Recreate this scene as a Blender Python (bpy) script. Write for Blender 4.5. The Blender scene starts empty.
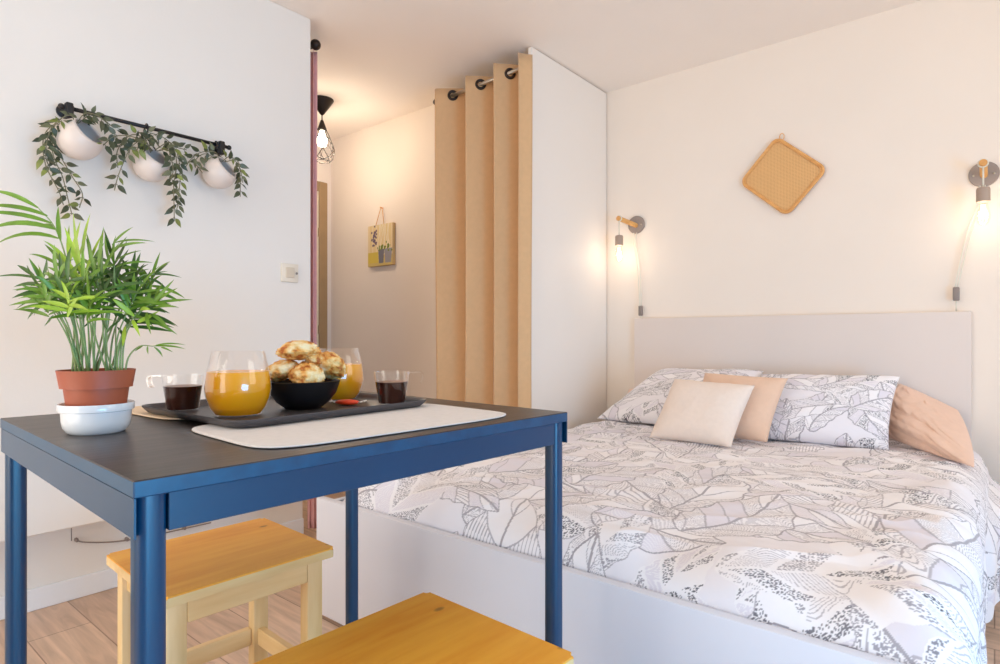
import bpy, bmesh, math, random
import numpy as np
from mathutils import Vector, Matrix, noise as mnoise
random.seed(7)
rng = np.random.default_rng(11)
PI = math.pi
S = bpy.context.scene
COL = S.collection
HC = .90                      # camera height
CEIL = 2.28

# ------------------------------------------------------------------ helpers
def lin(c):
    return tuple((v/255/12.92 if v/255 <= .04045 else ((v/255+.055)/1.055)**2.4) for v in c)

def link(o, parent=None):
    COL.objects.link(o)
    if parent is not None: o.parent = parent
    return o

def thing(name, label, cat, loc=(0,0,0), rz=0, group=None):
    o = link(bpy.data.objects.new(name, None))
    o.empty_display_size = .05
    o.location = loc; o.rotation_euler = (0,0,rz)
    o['label'] = label; o['category'] = cat
    if group: o['group'] = group
    return o

def tag(o, label, cat, group=None):
    o['label'] = label; o['category'] = cat
    if group: o['group'] = group
    return o

def obj(name, bm, mat, parent=None, smooth=False, auto=None, label=None):
    bmesh.ops.recalc_face_normals(bm, faces=bm.faces)
    me = bpy.data.meshes.new(name)
    bm.to_mesh(me); bm.free()
    if isinstance(mat, (list, tuple)):
        for m in mat: me.materials.append(m)
    else: me.materials.append(mat)
    if smooth:
        me.polygons.foreach_set('use_smooth', [True]*len(me.polygons))
        if auto: 
            me.set_sharp_from_angle(angle=math.radians(auto))
    o = link(bpy.data.objects.new(name, me), parent)
    if label: o['label'] = label
    return o

def struct(name, bm, mat, parent=None, **k):
    o = obj(name, bm, mat, parent, **k)
    if parent is None: o['kind'] = 'structure'
    return o

def NB(): return bmesh.new()

def box(bm, x0, x1, y0, y1, z0, z1, bev=0, seg=2, M=None):
    r = bmesh.ops.create_cube(bm, size=1)
    vs = r['verts']
    for v in vs:
        v.co = Vector((x0+(v.co.x+.5)*(x1-x0), y0+(v.co.y+.5)*(y1-y0), z0+(v.co.z+.5)*(z1-z0)))
    if bev:
        es = list({e for v in vs for e in v.link_edges})
        rr = bmesh.ops.bevel(bm, geom=es, offset=bev, segments=seg, affect='EDGES', profile=.5)
        vs = list({v for f in rr['faces'] for v in f.verts} | {v for v in vs if v.is_valid})
    if M is not None: bmesh.ops.transform(bm, matrix=M, verts=vs)
    return vs

def frame_of(d):
    d = d.normalized()
    a = Vector((0,0,1)) if abs(d.z) < .9 else Vector((1,0,0))
    x = d.cross(a).normalized(); y = d.cross(x).normalized()
    return x, y

def tube(bm, pts, r, n=8, cap=True, closed=False):
    pts = [Vector(p) for p in pts]
    rs = r if isinstance(r, (list, tuple)) else [r]*len(pts)
    rings = []; px = None
    m = len(pts)
    for i, p in enumerate(pts):
        if closed: d = pts[(i+1) % m]-pts[(i-1) % m]
        else: d = pts[min(i+1, m-1)]-pts[max(i-1, 0)]
        d = d.normalized()
        if px is None: px, _ = frame_of(d)
        px = (px-d*px.dot(d)).normalized(); py = d.cross(px)
        rings.append([bm.verts.new(p+(px*math.cos(2*PI*k/n)+py*math.sin(2*PI*k/n))*rs[i]) for k in range(n)])
    rng_ = range(m if closed else m-1)
    for i in rng_:
        a, b = rings[i], rings[(i+1) % m]
        for k in range(n): bm.faces.new((a[k], a[(k+1) % n], b[(k+1) % n], b[k]))
    if cap and not closed:
        bm.faces.new(rings[0][::-1]); bm.faces.new(rings[-1])

def lathe(bm, prof, n=48, c=(0,0,0), close=False, M=None):
    """prof: (r,z) list; r=0 allowed at ends"""
    c = Vector(c); rings = []; new = []
    for r, z in prof:
        if r < 1e-6:
            v = bm.verts.new(c+Vector((0,0,z))); rings.append([v]); new.append(v)
        else:
            R = [bm.verts.new(c+Vector((r*math.cos(2*PI*k/n), r*math.sin(2*PI*k/n), z))) for k in range(n)]
            rings.append(R); new += R
    pairs = list(zip(rings, rings[1:]))
    if close: pairs.append((rings[-1], rings[0]))
    for a, b in pairs:
        for k in range(n):
            if len(a) == 1 and len(b) == 1: continue
            if len(a) == 1: bm.faces.new((a[0], b[(k+1) % n], b[k]))
            elif len(b) == 1: bm.faces.new((a[k], a[(k+1) % n], b[0]))
            else: bm.faces.new((a[k], a[(k+1) % n], b[(k+1) % n], b[k]))
    if M is not None: bmesh.ops.transform(bm, matrix=M, verts=new)
    return new

def smooth_path(pts, n=6):
    """Catmull-Rom through pts"""
    P = [Vector(p) for p in pts]; out = []
    P = [P[0]*2-P[1]]+P+[P[-1]*2-P[-2]]
    for i in range(1, len(P)-2):
        for k in range(n):
            t = k/n
            a, b, c, d = P[i-1], P[i], P[i+1], P[i+2]
            out.append(.5*((2*b)+(c-a)*t+(2*a-5*b+4*c-d)*t*t+(3*b-a-3*c+d)*t**3))
    out.append(P[-2]); return out

def prism(bm, poly, z0, z1, M=None):
    a = [bm.verts.new((x, y, z0)) for x, y in poly]; b = [bm.verts.new((x, y, z1)) for x, y in poly]
    n = len(poly)
    bm.faces.new(a[::-1]); bm.faces.new(b)
    for i in range(n): bm.faces.new((a[i], a[(i+1) % n], b[(i+1) % n], b[i]))
    if M is not None: bmesh.ops.transform(bm, matrix=M, verts=a+b)

def rrect(w, h, r, n=6, cx=0, cy=0):
    out = []
    for sx, sy, a0 in ((1,1,0), (-1,1,90), (-1,-1,180), (1,-1,270)):
        for k in range(n+1):
            a = math.radians(a0+90*k/n)
            out.append((cx+sx*(w/2-r)+r*math.cos(a), cy+sy*(h/2-r)+r*math.sin(a)))
    return out

def grid_obj(name, V, mat, parent=None, col=None, label=None):
    """V: (ny,nx,3) array -> smooth quad-grid mesh, optional colour attribute (ny,nx,3) linear"""
    ny, nx = V.shape[:2]
    me = bpy.data.meshes.new(name)
    idx = np.arange(ny*nx).reshape(ny, nx)
    F = np.stack([idx[:-1,:-1], idx[:-1,1:], idx[1:,1:], idx[1:,:-1]], -1).reshape(-1, 4)
    me.vertices.add(ny*nx); me.vertices.foreach_set('co', V.reshape(-1).astype(np.float32))
    me.loops.add(F.size); me.loops.foreach_set('vertex_index', F.reshape(-1).astype(np.int32))
    me.polygons.add(len(F)); me.polygons.foreach_set('loop_start', (np.arange(len(F))*4).astype(np.int32))
    me.polygons.foreach_set('use_smooth', np.ones(len(F), dtype=bool))
    me.update(calc_edges=True); me.validate()
    if col is not None:
        ca = me.color_attributes.new('pattern', 'FLOAT_COLOR', 'POINT')
        c4 = np.ones((ny*nx, 4), np.float32); c4[:, :3] = col.reshape(-1, 3)
        ca.data.foreach_set('color', c4.reshape(-1))
    me.materials.append(mat)
    o = link(bpy.data.objects.new(name, me), parent)
    if label: o['label'] = label
    return o

# ------------------------------------------------------------------ materials
def new_mat(name):
    m = bpy.data.materials.new(name); m.use_nodes = True
    nt = m.node_tree; b = nt.nodes['Principled BSDF']
    return m, nt, b

def mat(name, rgb, rough=.6, metal=0, spec=.5, var=.06, scale=8, bump=0, bscale=60, stretch=None, coat=0, sheen=0, sss=0, emit=None, estr=0):
    """principled with noise driven colour variation and bump"""
    m, nt, b = new_mat(name)
    N, L = nt.nodes, nt.links
    c = lin(rgb)
    tc = N.new('ShaderNodeTexCoord'); mp = N.new('ShaderNodeMapping')
    L.new(tc.outputs['Object'], mp.inputs[0])
    if stretch: mp.inputs['Scale'].default_value = stretch
    nz = N.new('ShaderNodeTexNoise'); nz.inputs['Scale'].default_value = scale; nz.inputs['Detail'].default_value = 4
    L.new(mp.outputs[0], nz.inputs[0])
    rp = N.new('ShaderNodeValToRGB')
    rp.color_ramp.elements[0].position = .3; rp.color_ramp.elements[1].position = .7
    rp.color_ramp.elements[0].color = (*[max(0, v*(1-var)) for v in c], 1)
    rp.color_ramp.elements[1].color = (*[min(1, v*(1+var)) for v in c], 1)
    L.new(nz.outputs[0], rp.inputs[0]); L.new(rp.outputs[0], b.inputs['Base Color'])
    b.inputs['Roughness'].default_value = rough; b.inputs['Metallic'].default_value = metal
    b.inputs['Specular IOR Level'].default_value = spec
    b.inputs['Coat Weight'].default_value = coat; b.inputs['Sheen Weight'].default_value = sheen
    if sss:
        b.inputs['Subsurface Weight'].default_value = sss; b.inputs['Subsurface Radius'].default_value = (.01, .006, .003)
        b.inputs['Subsurface Scale'].default_value = .5
    if bump:
        n2 = N.new('ShaderNodeTexNoise'); n2.inputs['Scale'].default_value = bscale; n2.inputs['Detail'].default_value = 3
        L.new(mp.outputs[0], n2.inputs[0])
        bp = N.new('ShaderNodeBump'); bp.inputs['Strength'].default_value = bump; bp.inputs['Distance'].default_value = .004
        L.new(n2.outputs[0], bp.inputs['Height']); L.new(bp.outputs[0], b.inputs['Normal'])
    if emit:
        b.inputs['Emission Color'].default_value = (*emit, 1); b.inputs['Emission Strength'].default_value = estr
    return m

def wood(name, lo, hi, rough=.45, axis='X', ring=9, fine=60, knots=False, dist=3.0, coat=0, bump=.05):
    """grain running along axis"""
    m, nt, b = new_mat(name); N, L = nt.nodes, nt.links
    tc = N.new('ShaderNodeTexCoord'); mp = N.new('ShaderNodeMapping'); L.new(tc.outputs['Object'], mp.inputs[0])
    sc = {'X': (.12, 1, 1), 'Y': (1, .12, 1), 'Z': (1, 1, .12)}[axis]
    mp.inputs['Scale'].default_value = sc
    n1 = N.new('ShaderNodeTexNoise'); n1.inputs['Scale'].default_value = ring; n1.inputs['Detail'].default_value = 3; n1.inputs['Distortion'].default_value = dist
    n2 = N.new('ShaderNodeTexNoise'); n2.inputs['Scale'].default_value = fine; n2.inputs['Detail'].default_value = 4
    L.new(mp.outputs[0], n1.inputs[0]); L.new(mp.outputs[0], n2.inputs[0])
    mx = N.new('ShaderNodeMix'); mx.data_type = 'FLOAT'; mx.inputs[0].default_value = .4
    L.new(n1.outputs[0], mx.inputs[2]); L.new(n2.outputs[0], mx.inputs[3])
    rp = N.new('ShaderNodeValToRGB')
    rp.color_ramp.elements[0].position = .34; rp.color_ramp.elements[0].color = (*lin(lo), 1)
    rp.color_ramp.elements[1].position = .66; rp.color_ramp.elements[1].color = (*lin(hi), 1)
    L.new(mx.outputs[0], rp.inputs[0])
    out = rp.outputs[0]
    if knots:
        m2 = N.new('ShaderNodeMapping'); m2.inputs['Scale'].default_value = (.55, 1, 1) if axis == 'X' else (1, .55, 1)
        L.new(tc.outputs['Object'], m2.inputs[0])
        vo = N.new('ShaderNodeTexVoronoi'); vo.voronoi_dimensions = '2D'; vo.inputs['Scale'].default_value = 6.5; L.new(m2.outputs[0], vo.inputs[0])
        r2 = N.new('ShaderNodeValToRGB'); r2.color_ramp.elements[0].position = .018; r2.color_ramp.elements[1].position = .045
        r2.color_ramp.elements[0].color = (.25, .25, .25, 1); r2.color_ramp.elements[1].color = (1, 1, 1, 1)
        L.new(vo.outputs['Distance'], r2.inputs[0])
        mm = N.new('ShaderNodeMix'); mm.data_type = 'RGBA'; mm.blend_type = 'MULTIPLY'; mm.inputs[0].default_value = .75
        L.new(out, mm.inputs[6]); L.new(r2.outputs[0], mm.inputs[7]); out = mm.outputs[2]
    L.new(out, b.inputs['Base Color'])
    b.inputs['Roughness'].default_value = rough; b.inputs['Coat Weight'].default_value = coat
    if bump:
        bp = N.new('ShaderNodeBump'); bp.inputs['Strength'].default_value = bump; bp.inputs['Distance'].default_value = .003
        L.new(mx.outputs[0], bp.inputs['Height']); L.new(bp.outputs[0], b.inputs['Normal'])
    return m

def attr_mat(name, rough=.85, sheen=.1, bump=.25, bscale=180, bscale2=14, bump2=.0):
    m, nt, b = new_mat(name); N, L = nt.nodes, nt.links
    at = N.new('ShaderNodeAttribute'); at.attribute_name = 'pattern'
    L.new(at.outputs['Color'], b.inputs['Base Color'])
    b.inputs['Roughness'].default_value = rough; b.inputs['Sheen Weight'].default_value = sheen
    b.inputs['Specular IOR Level'].default_value = .25
    tc = N.new('ShaderNodeTexCoord'); nz = N.new('ShaderNodeTexNoise'); nz.inputs['Scale'].default_value = bscale
    L.new(tc.outputs['Object'], nz.inputs[0])
    bp = N.new('ShaderNodeBump'); bp.inputs['Strength'].default_value = bump; bp.inputs['Distance'].default_value = .002
    L.new(nz.outputs[0], bp.inputs['Height']); L.new(bp.outputs[0], b.inputs['Normal'])
    return m

def glass_mat(name, tint=(1,1,1), lo=.04, hi=.75, rough=.02):
    """thin clear glass: transparent, glossier towards the rim of the form"""
    m = bpy.data.materials.new(name); m.use_nodes = True; nt = m.node_tree; N, L = nt.nodes, nt.links
    N.remove(N['Principled BSDF'])
    tr = N.new('ShaderNodeBsdfTransparent'); tr.inputs[0].default_value = (*tint, 1)
    gl = N.new('ShaderNodeBsdfGlossy'); gl.inputs['Roughness'].default_value = rough; gl.inputs[0].default_value = (.95, .97, 1, 1)
    lw = N.new('ShaderNodeLayerWeight'); lw.inputs[0].default_value = .35
    rp = N.new('ShaderNodeMapRange'); rp.inputs[3].default_value = lo; rp.inputs[4].default_value = hi
    pw = N.new('ShaderNodeMath'); pw.operation = 'POWER'; pw.inputs[1].default_value = 2.2
    L.new(lw.outputs['Facing'], pw.inputs[0]); L.new(pw.outputs[0], rp.inputs[0])
    mx = N.new('ShaderNodeMixShader')
    L.new(rp.outputs[0], mx.inputs[0]); L.new(tr.outputs[0], mx.inputs[1]); L.new(gl.outputs[0], mx.inputs[2])
    L.new(mx.outputs[0], N['Material Output'].inputs[0])
    return m

def emit_mat(name, rgb, s):
    m = bpy.data.materials.new(name); m.use_nodes = True; nt = m.node_tree; N, L = nt.nodes, nt.links
    N.remove(N['Principled BSDF'])
    e = N.new('ShaderNodeEmission'); e.inputs[0].default_value = (*rgb, 1); e.inputs[1].default_value = s
    L.new(e.outputs[0], N['Material Output'].inputs[0])
    return m

def floor_mat():
    m, nt, b = new_mat('laminate_planks'); N, L = nt.nodes, nt.links
    tc = N.new('ShaderNodeTexCoord')
    br = N.new('ShaderNodeTexBrick'); br.offset = .37; br.inputs['Scale'].default_value = 1
    br.inputs['Brick Width'].default_value = 1.1; br.inputs['Row Height'].default_value = .16; br.inputs['Mortar Size'].default_value = .0018
    br.inputs['Color1'].default_value = (*lin((226,194,168)), 1); br.inputs['Color2'].default_value = (*lin((208,174,148)), 1)
    br.inputs['Mortar'].default_value = (*lin((160,128,106)), 1); br.inputs['Bias'].default_value = 0
    L.new(tc.outputs['Object'], br.inputs[0])
    mp = N.new('ShaderNodeMapping'); mp.inputs['Scale'].default_value = (.1, 1, 1); L.new(tc.outputs['Object'], mp.inputs[0])
    nz = N.new('ShaderNodeTexNoise'); nz.inputs['Scale'].default_value = 28; nz.inputs['Detail'].default_value = 5; nz.inputs['Distortion'].default_value = 1.5
    L.new(mp.outputs[0], nz.inputs[0])
    rp = N.new('ShaderNodeValToRGB'); rp.color_ramp.elements[0].position = .3; rp.color_ramp.elements[1].position = .7
    rp.color_ramp.elements[0].color = (.72, .7, .68, 1); rp.color_ramp.elements[1].color = (1.05, 1.05, 1.05, 1)
    L.new(nz.outputs[0], rp.inputs[0])
    mm = N.new('ShaderNodeMix'); mm.data_type = 'RGBA'; mm.blend_type = 'MULTIPLY'; mm.inputs[0].default_value = 1
    L.new(br.outputs[0], mm.inputs[6]); L.new(rp.outputs[0], mm.inputs[7]); L.new(mm.outputs[2], b.inputs['Base Color'])
    b.inputs['Roughness'].default_value = .32
    return m

M_wall = mat('white_wall_paint', (235,230,224), .85, var=.012, scale=3, bump=.06, bscale=120)
M_wallw = mat('warm_white_wall_paint', (241,228,215), .85, var=.012, scale=3, bump=.05, bscale=120)
M_ceil = mat('ceiling_paint', (247,236,226), .9, var=.012, scale=2, bump=.04, bscale=90)
M_panel = mat('white_laminate_panel', (242,233,224), .55, var=.01, scale=2)
M_base = mat('baseboard_gloss_white', (236,238,242), .45, var=.01)
M_floor = floor_mat()
M_bedw = mat('bed_board_white', (222,222,230), .5, var=.012, scale=2)
M_head = mat('headboard_greige', (225,212,204), .75, var=.012, scale=3, bump=.05, bscale=200)
M_top = wood('black_brown_oak_top', (30,23,21), (72,60,55), .36, 'Y', ring=26, fine=120, dist=.5, bump=.2)
M_edge = wood('grained_edge_blue_sheen', (4,56,90), (8,72,108), .34, 'X', ring=22, fine=80, dist=.6, bump=.08)  # dark edge, with its blue daylight reflection put into the base colour
M_frame = mat('black_steel_blue_sheen', (4,56,90), .30, spec=.5, var=.08, scale=5)  # black steel; the blue daylight it reflects is painted in as base colour
M_pine = wood('honey_pine_top', (226,142,22), (246,182,62), .5, 'Y', ring=7, fine=50, knots=True, dist=1.5)
M_pinel = wood('pale_pine_legs', (212,176,116), (238,210,160), .5, 'Z', ring=8, fine=50, dist=1.0)
M_pinex = wood('pale_pine_rails', (216,178,118), (240,212,160), .5, 'Y', ring=8, fine=50, dist=1.0)
M_pinexx = wood('pale_pine_rails_side', (216,178,118), (240,212,160), .5, 'X', ring=8, fine=50, dist=1.0)
M_terra = mat('terracotta_plastic', (168,86,58), .5, var=.08, scale=14)
M_ceram = mat('pale_glazed_ceramic', (222,228,234), .18, var=.02, coat=.4)
M_soil = mat('potting_soil', (62,44,32), .95, var=.4, scale=90, bump=.6, bscale=150)
def leaf_mat(name, rgb, var=.25):
    m = mat(name, rgb, .42, var=var, scale=30, spec=.5)
    b = m.node_tree.nodes['Principled BSDF']
    return m
M_palm = [leaf_mat('palm_leaf_mid', (100,136,34)), leaf_mat('palm_leaf_bright', (150,178,48)), leaf_mat('palm_leaf_deep', (64,98,34))]
M_palmst = mat('palm_stem', (128,150,92), .5, var=.2, scale=40)
M_ivy = [leaf_mat('ivy_leaf_dark', (64,74,50), .35), leaf_mat('ivy_leaf_olive', (98,102,74), .35), leaf_mat('ivy_leaf_fresh', (120,130,62), .3)]
M_ivyst = mat('ivy_stem', (120,116,88), .6)
M_potw = mat('matte_white_pot', (226,213,204), .4, var=.015)
M_black = mat('black_iron', (38,36,38), .45, metal=.3, spec=.5, var=.15, scale=20)
M_tray = mat('dark_grey_tray_plastic', (74,70,72), .38, var=.06, scale=60, bump=.05, bscale=300)
M_matg = mat('grey_white_placemat', (224,220,218), .75, var=.03, scale=90, bump=.12, bscale=400)
M_matb = mat('tan_placemat', (226,200,170), .75, var=.03, scale=90, bump=.12, bscale=400)
M_glass = glass_mat('clear_glass')
M_juice = mat('orange_juice', (240,165,14), .25, var=.03, sss=.3)
M_coffee = mat('black_coffee', (58,26,16), .12, var=.06)
M_coffeet = mat('coffee_crema', (122,70,44), .3, var=.2, scale=60)
M_bowl = mat('black_stoneware', (20,18,20), .32, var=.1, scale=20)
M_curt = mat('beige_curtain_cloth', (210,170,126), .8, var=.03, scale=40, bump=.15, bscale=500, sheen=.2)
M_pink = mat('mauve_curtain_cloth', (218,164,164), .8, var=.04, scale=40, bump=.15, bscale=500, sheen=.2)
M_steel = mat('brushed_rod', (196,186,170), .35, metal=.9, var=.04)
M_dark = mat('dark_bronze', (52,44,40), .4, metal=.6, var=.1)
M_oak = wood('oak_dowel', (214,150,80), (238,186,116), .5, 'Y', ring=12, fine=60)
M_greyp = mat('grey_lacquer', (140,128,122), .45, var=.05)
M_sock = mat('greige_socket', (172,150,134), .45, var=.04)
M_cordw = mat('white_textile_cord', (226,222,206), .7, var=.05)
M_bulb = emit_mat('glowing_filament', (1, .80, .54), 7)
M_bulbg = glass_mat('bulb_glass', (1, .97, .92), .03, .5)
M_rat = None
M_cream = mat('cream_cushion_cloth', (238,220,206), .85, var=.02, scale=60, bump=.2, bscale=420, sheen=.15)
M_blush = mat('blush_beige_cloth', (230,194,168), .85, var=.02, scale=60, bump=.2, bscale=420, sheen=.15)
M_peach = mat('peach_cotton', (238,202,180), .85, var=.03, scale=30, bump=.2, bscale=300, sheen=.15)
M_door = mat('cream_door_paint', (238,222,196), .5, var=.02)
M_dframe = mat('tan_door_frame', (172,140,100), .55, var=.06, scale=10)
M_switch = mat('ivory_plastic', (232,222,206), .4, var=.01)
M_mattr = mat('white_mattress', (235,232,232), .9, var=.02)
M_pattern = attr_mat('leaf_print_cotton')
M_print = attr_mat('flower_print', .6, 0, .05)
M_duvb = mat('duvet_white_lining', (236,234,238), .9)
M_pastry = None

def rattan_mat():
    m, nt, b = new_mat('woven_cane'); N, L = nt.nodes, nt.links
    tc = N.new('ShaderNodeTexCoord')
    w = []
    for ax, sc in (('X', 62), ('Z', 62)):
        wv = N.new('ShaderNodeTexWave'); wv.wave_type = 'BANDS'; wv.bands_direction = ax; wv.inputs['Scale'].default_value = sc/ (2*PI) * 5
        wv.inputs['Distortion'].default_value = .6; L.new(tc.outputs['Object'], wv.inputs[0]); w.append(wv)
    mm = N.new('ShaderNodeMath'); mm.operation = 'MAXIMUM'; L.new(w[0].outputs[1], mm.inputs[0]); L.new(w[1].outputs[1], mm.inputs[1])
    rp = N.new('ShaderNodeValToRGB'); rp.color_ramp.elements[0].color = (*lin((196,138,80)), 1); rp.color_ramp.elements[1].color = (*lin((236,186,124)), 1)
    rp.color_ramp.elements[0].position = .2; rp.color_ramp.elements[1].position = .75
    L.new(mm.outputs[0], rp.inputs[0]); L.new(rp.outputs[0], b.inputs['Base Color'])
    bp = N.new('ShaderNodeBump'); bp.inputs['Strength'].default_value = .5; bp.inputs['Distance'].default_value = .003
    L.new(mm.outputs[0], bp.inputs['Height']); L.new(bp.outputs[0], b.inputs['Normal'])
    b.inputs['Roughness'].default_value = .5
    return m
M_rat = rattan_mat()
M_ratf = wood('cane_frame', (214,150,82), (236,178,108), .45, 'X', ring=14, fine=60)

def pastry_mat():
    m, nt, b = new_mat('baked_coconut_crust'); N, L = nt.nodes, nt.links
    tc = N.new('ShaderNodeTexCoord')
    n1 = N.new('ShaderNodeTexNoise'); n1.inputs['Scale'].default_value = 55; n1.inputs['Detail'].default_value = 5
    L.new(tc.outputs['Object'], n1.inputs[0])
    rp = N.new('ShaderNodeValToRGB'); e = rp.color_ramp.elements
    e[0].position = .36; e[0].color = (*lin((180,94,26)), 1); e[1].position = .66; e[1].color = (*lin((250,228,182)), 1)
    k = e.new(.44); k.color = (*lin((228,160,76)), 1); k = e.new(.53); k.color = (*lin((240,200,132)), 1)
    L.new(n1.outputs[0], rp.inputs[0]); L.new(rp.outputs[0], b.inputs['Base Color'])
    n2 = N.new('ShaderNodeTexNoise'); n2.inputs['Scale'].default_value = 160; L.new(tc.outputs['Object'], n2.inputs[0])
    bp = N.new('ShaderNodeBump'); bp.inputs['Strength'].default_value = .7; bp.inputs['Distance'].default_value = .003
    L.new(n2.outputs[0], bp.inputs['Height']); L.new(bp.outputs[0], b.inputs['Normal'])
    b.inputs['Roughness'].default_value = .6
    return m
M_pastry = pastry_mat()

# ------------------------------------------------------------------ leaf print pattern (cloth colour, in cloth coordinates)
def hash2(i, j, k):
    x = np.sin(i*127.1+j*311.7+k*74.7)*43758.5453
    return x-np.floor(x)

def leaf_pattern(U, V, seed, ext, spacing=.165, scale=1.0):
    """U,V: metres on the cloth. returns linear rgb array"""
    r = np.random.default_rng(seed)
    sh = U.shape; U = U.ravel(); V = V.ravel()
    white = np.array(lin((243,239,241))); pale = np.array(lin((228,222,229))); greyl = np.array(lin((184,178,184))); outl = np.array(lin((166,160,166))); dark = np.array(lin((82,82,90)))
    C = np.tile(white*.6+pale*.4, (U.size, 1))
    u0, u1, v0, v1 = ext
    seeds = []
    nx = int((u1-u0)/spacing)+3; ny = int((v1-v0)/spacing)+3
    for i in range(nx):
        for j in range(ny):
            seeds.append((u0+(i-1+r.uniform(0,1))*spacing, v0+(j-1+r.uniform(0,1))*spacing))
    r.shuffle(seeds)
    for li, (cu, cv) in enumerate(seeds):
        ang = r.normal(.6, .9) if r.random() < .7 else r.uniform(0, 2*PI)
        Ln = r.uniform(.27, .46)*scale; W = Ln*r.uniform(.20, .32); bend = r.uniform(-.07, .07)*scale
        ca, sa = math.cos(ang), math.sin(ang)
        sel = np.where((np.abs(U-cu) < Ln*.75) & (np.abs(V-cv) < Ln*.75))[0]
        if not len(sel): continue
        du = U[sel]-cu; dv = V[sel]-cv
        l = (du*ca+dv*sa)/Ln+.5; w = -du*sa+dv*ca
        ok = (l > 0) & (l < 1)
        sel, l, w, du, dv = sel[ok], l[ok], w[ok], du[ok], dv[ok]
        if not len(sel): continue
        w = w-bend*np.sin(PI*l)
        hw = W*np.sin(PI*np.clip(l, 0, 1)**.75)**.8
        ns = r.integers(4, 8)
        # lobed outline
        lob = 1+.05*np.sin(l*ns*2*PI)
        hw = hw*lob
        ins = np.abs(w) < hw
        sel, l, w, hw, du, dv = sel[ins], l[ins], w[ins], hw[ins], du[ins], dv[ins]
        if not len(sel): continue
        a = np.abs(w)/np.maximum(hw, 1e-4)
        side = (w > 0).astype(int)
        sl = (l-.22*a)*ns
        seg = np.floor(sl).astype(int); fr = sl-seg
        style = r.random()
        fill = np.tile(white, (len(sel), 1))
        rt = hash2(seg+31.0, side*7.0, li+seed*13.0)
        typ = np.zeros(len(sel), int)
        if style < .34:      # banded leaf: dots alternate with plain
            typ = np.where((seg+side) % 2 == 0, 3, np.where(rt < .4, 1, np.where(rt < .7, 2, 0)))
        elif style < .68:    # outlined leaf with fine hatch
            typ = np.where(rt < .55, 2, np.where(rt < .75, 1, 0))
        elif style < .82:    # one side plain, other dots
            typ = np.where(side == 0, np.where(rt < .55, 3, 2), np.where(rt < .6, 2, 1))
        else: typ = np.where(rt < .4, 4, np.where(rt < .6, 1, np.where(rt < .8, 3, 0)))
        # 1 pale solid
        fill[typ == 1] = pale
        p1 = (fr*Ln)/.0095; fill[(typ == 1) & (p1-np.floor(p1) < .25) & (rt < .6)] = white
        # 2 hatch parallel to the side veins
        ph = (fr*ns*Ln/ns)/.0105
        hm = (typ == 2) & ((ph-np.floor(ph)) < .28)
        fill[hm] = greyl*.9+.1*white
        # 4 lengthwise hatch
        pw_ = w/.011; hm = (typ == 4) & ((pw_-np.floor(pw_)) < .3); fill[hm] = greyl
        # 3 leopard dots
        cu_, cv_ = .0066, .0080
        gx = (du*ca+dv*sa)/cv_; gy = (-du*sa+dv*ca)/cu_
        gx, gy = gx+.35*np.sin(gy*1.9+li)+.2*np.sin(gy*4.3), gy+.35*np.sin(gx*1.7+li*2)+.2*np.sin(gx*3.7)
        ix, iy = np.floor(gx), np.floor(gy); gy2 = gy+.5*(ix % 2); iy = np.floor(gy2)
        jx = .5+.4*(hash2(ix, iy, 1.0+li)-.5); jy = .5+.4*(hash2(ix, iy, 2.0+li)-.5)
        rad = .27+.20*hash2(ix, iy, 3.0+li)
        dd = np.hypot(gx-ix-jx, gy2-iy-jy)
        tone = hash2(np.full(len(sel), float(li)), seg*1.0, 5.0)[:, None]
        tone = np.clip(tone*1.5, .0, 1); spot = dark*(1-tone*.75)+greyl*(tone*.75)
        dm = (typ == 3) & (dd < rad) & (fr > .14) & (fr < .86)
        fill[dm] = spot[dm]
        # veins and midrib
        vein = (np.minimum(fr, 1-fr)*Ln/ns < .0026) & (a > .04)
        fill[vein] = greyl if style > .3 else white
        mid = np.abs(w) < .0034
        fill[mid] = white if style < .3 else greyl*.85
        ls = np.clip(l+.01, 0, .999); hs = W*np.sin(PI*ls**.75)**.8*(1+.05*np.sin(ls*ns*2*PI)); slp = (hs-hw)/(.01*Ln)
        edge = (hw-np.abs(w))/np.sqrt(1+slp**2) < (.0042 if style < .62 and style > .3 else .0026)
        fill[edge] = outl if style > .3 else (white if r.random() < .5 else greyl)
        C[sel] = fill
    return C.reshape(*sh, 3)

# ================================================================== SETTING
XL = -1.689                     # plane of the closet partition / left end of the bed base
bm = NB(); box(bm, -3.75, 2.0, -2.2, 3.15, -.1, 0); struct('floor', bm, M_floor)
bm = NB(); box(bm, -3.75, 2.0, -2.2, 3.15, CEIL, CEIL+.1); struct('ceiling', bm, M_ceil)
# left wall: a proud upper wall with a recessed foot
bm = NB(); box(bm, -2.445, -2.29, -2.2, 1.488, .285, CEIL, .004, 1); box(bm, -2.62, -2.445, -2.2, 1.545, 0, CEIL-.002)
struct('wall_left', bm, M_wall)
bm = NB(); box(bm, -2.445, -2.433, -2.2, 1.545, 0, .073, .003, 1); struct('baseboard_left', bm, M_base)
bm = NB(); box(bm, -2.445, -2.444, .652, .6545, .2, .285); struct('gap_shadow_line', bm, M_greyp)  # grey strip drawn for a thin shadow line at a panel gap
# back wall
bm = NB(); box(bm, XL-.6, 2.0, 3.0, 3.15, 0, CEIL); struct('wall_back', bm, M_wallw)
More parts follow.
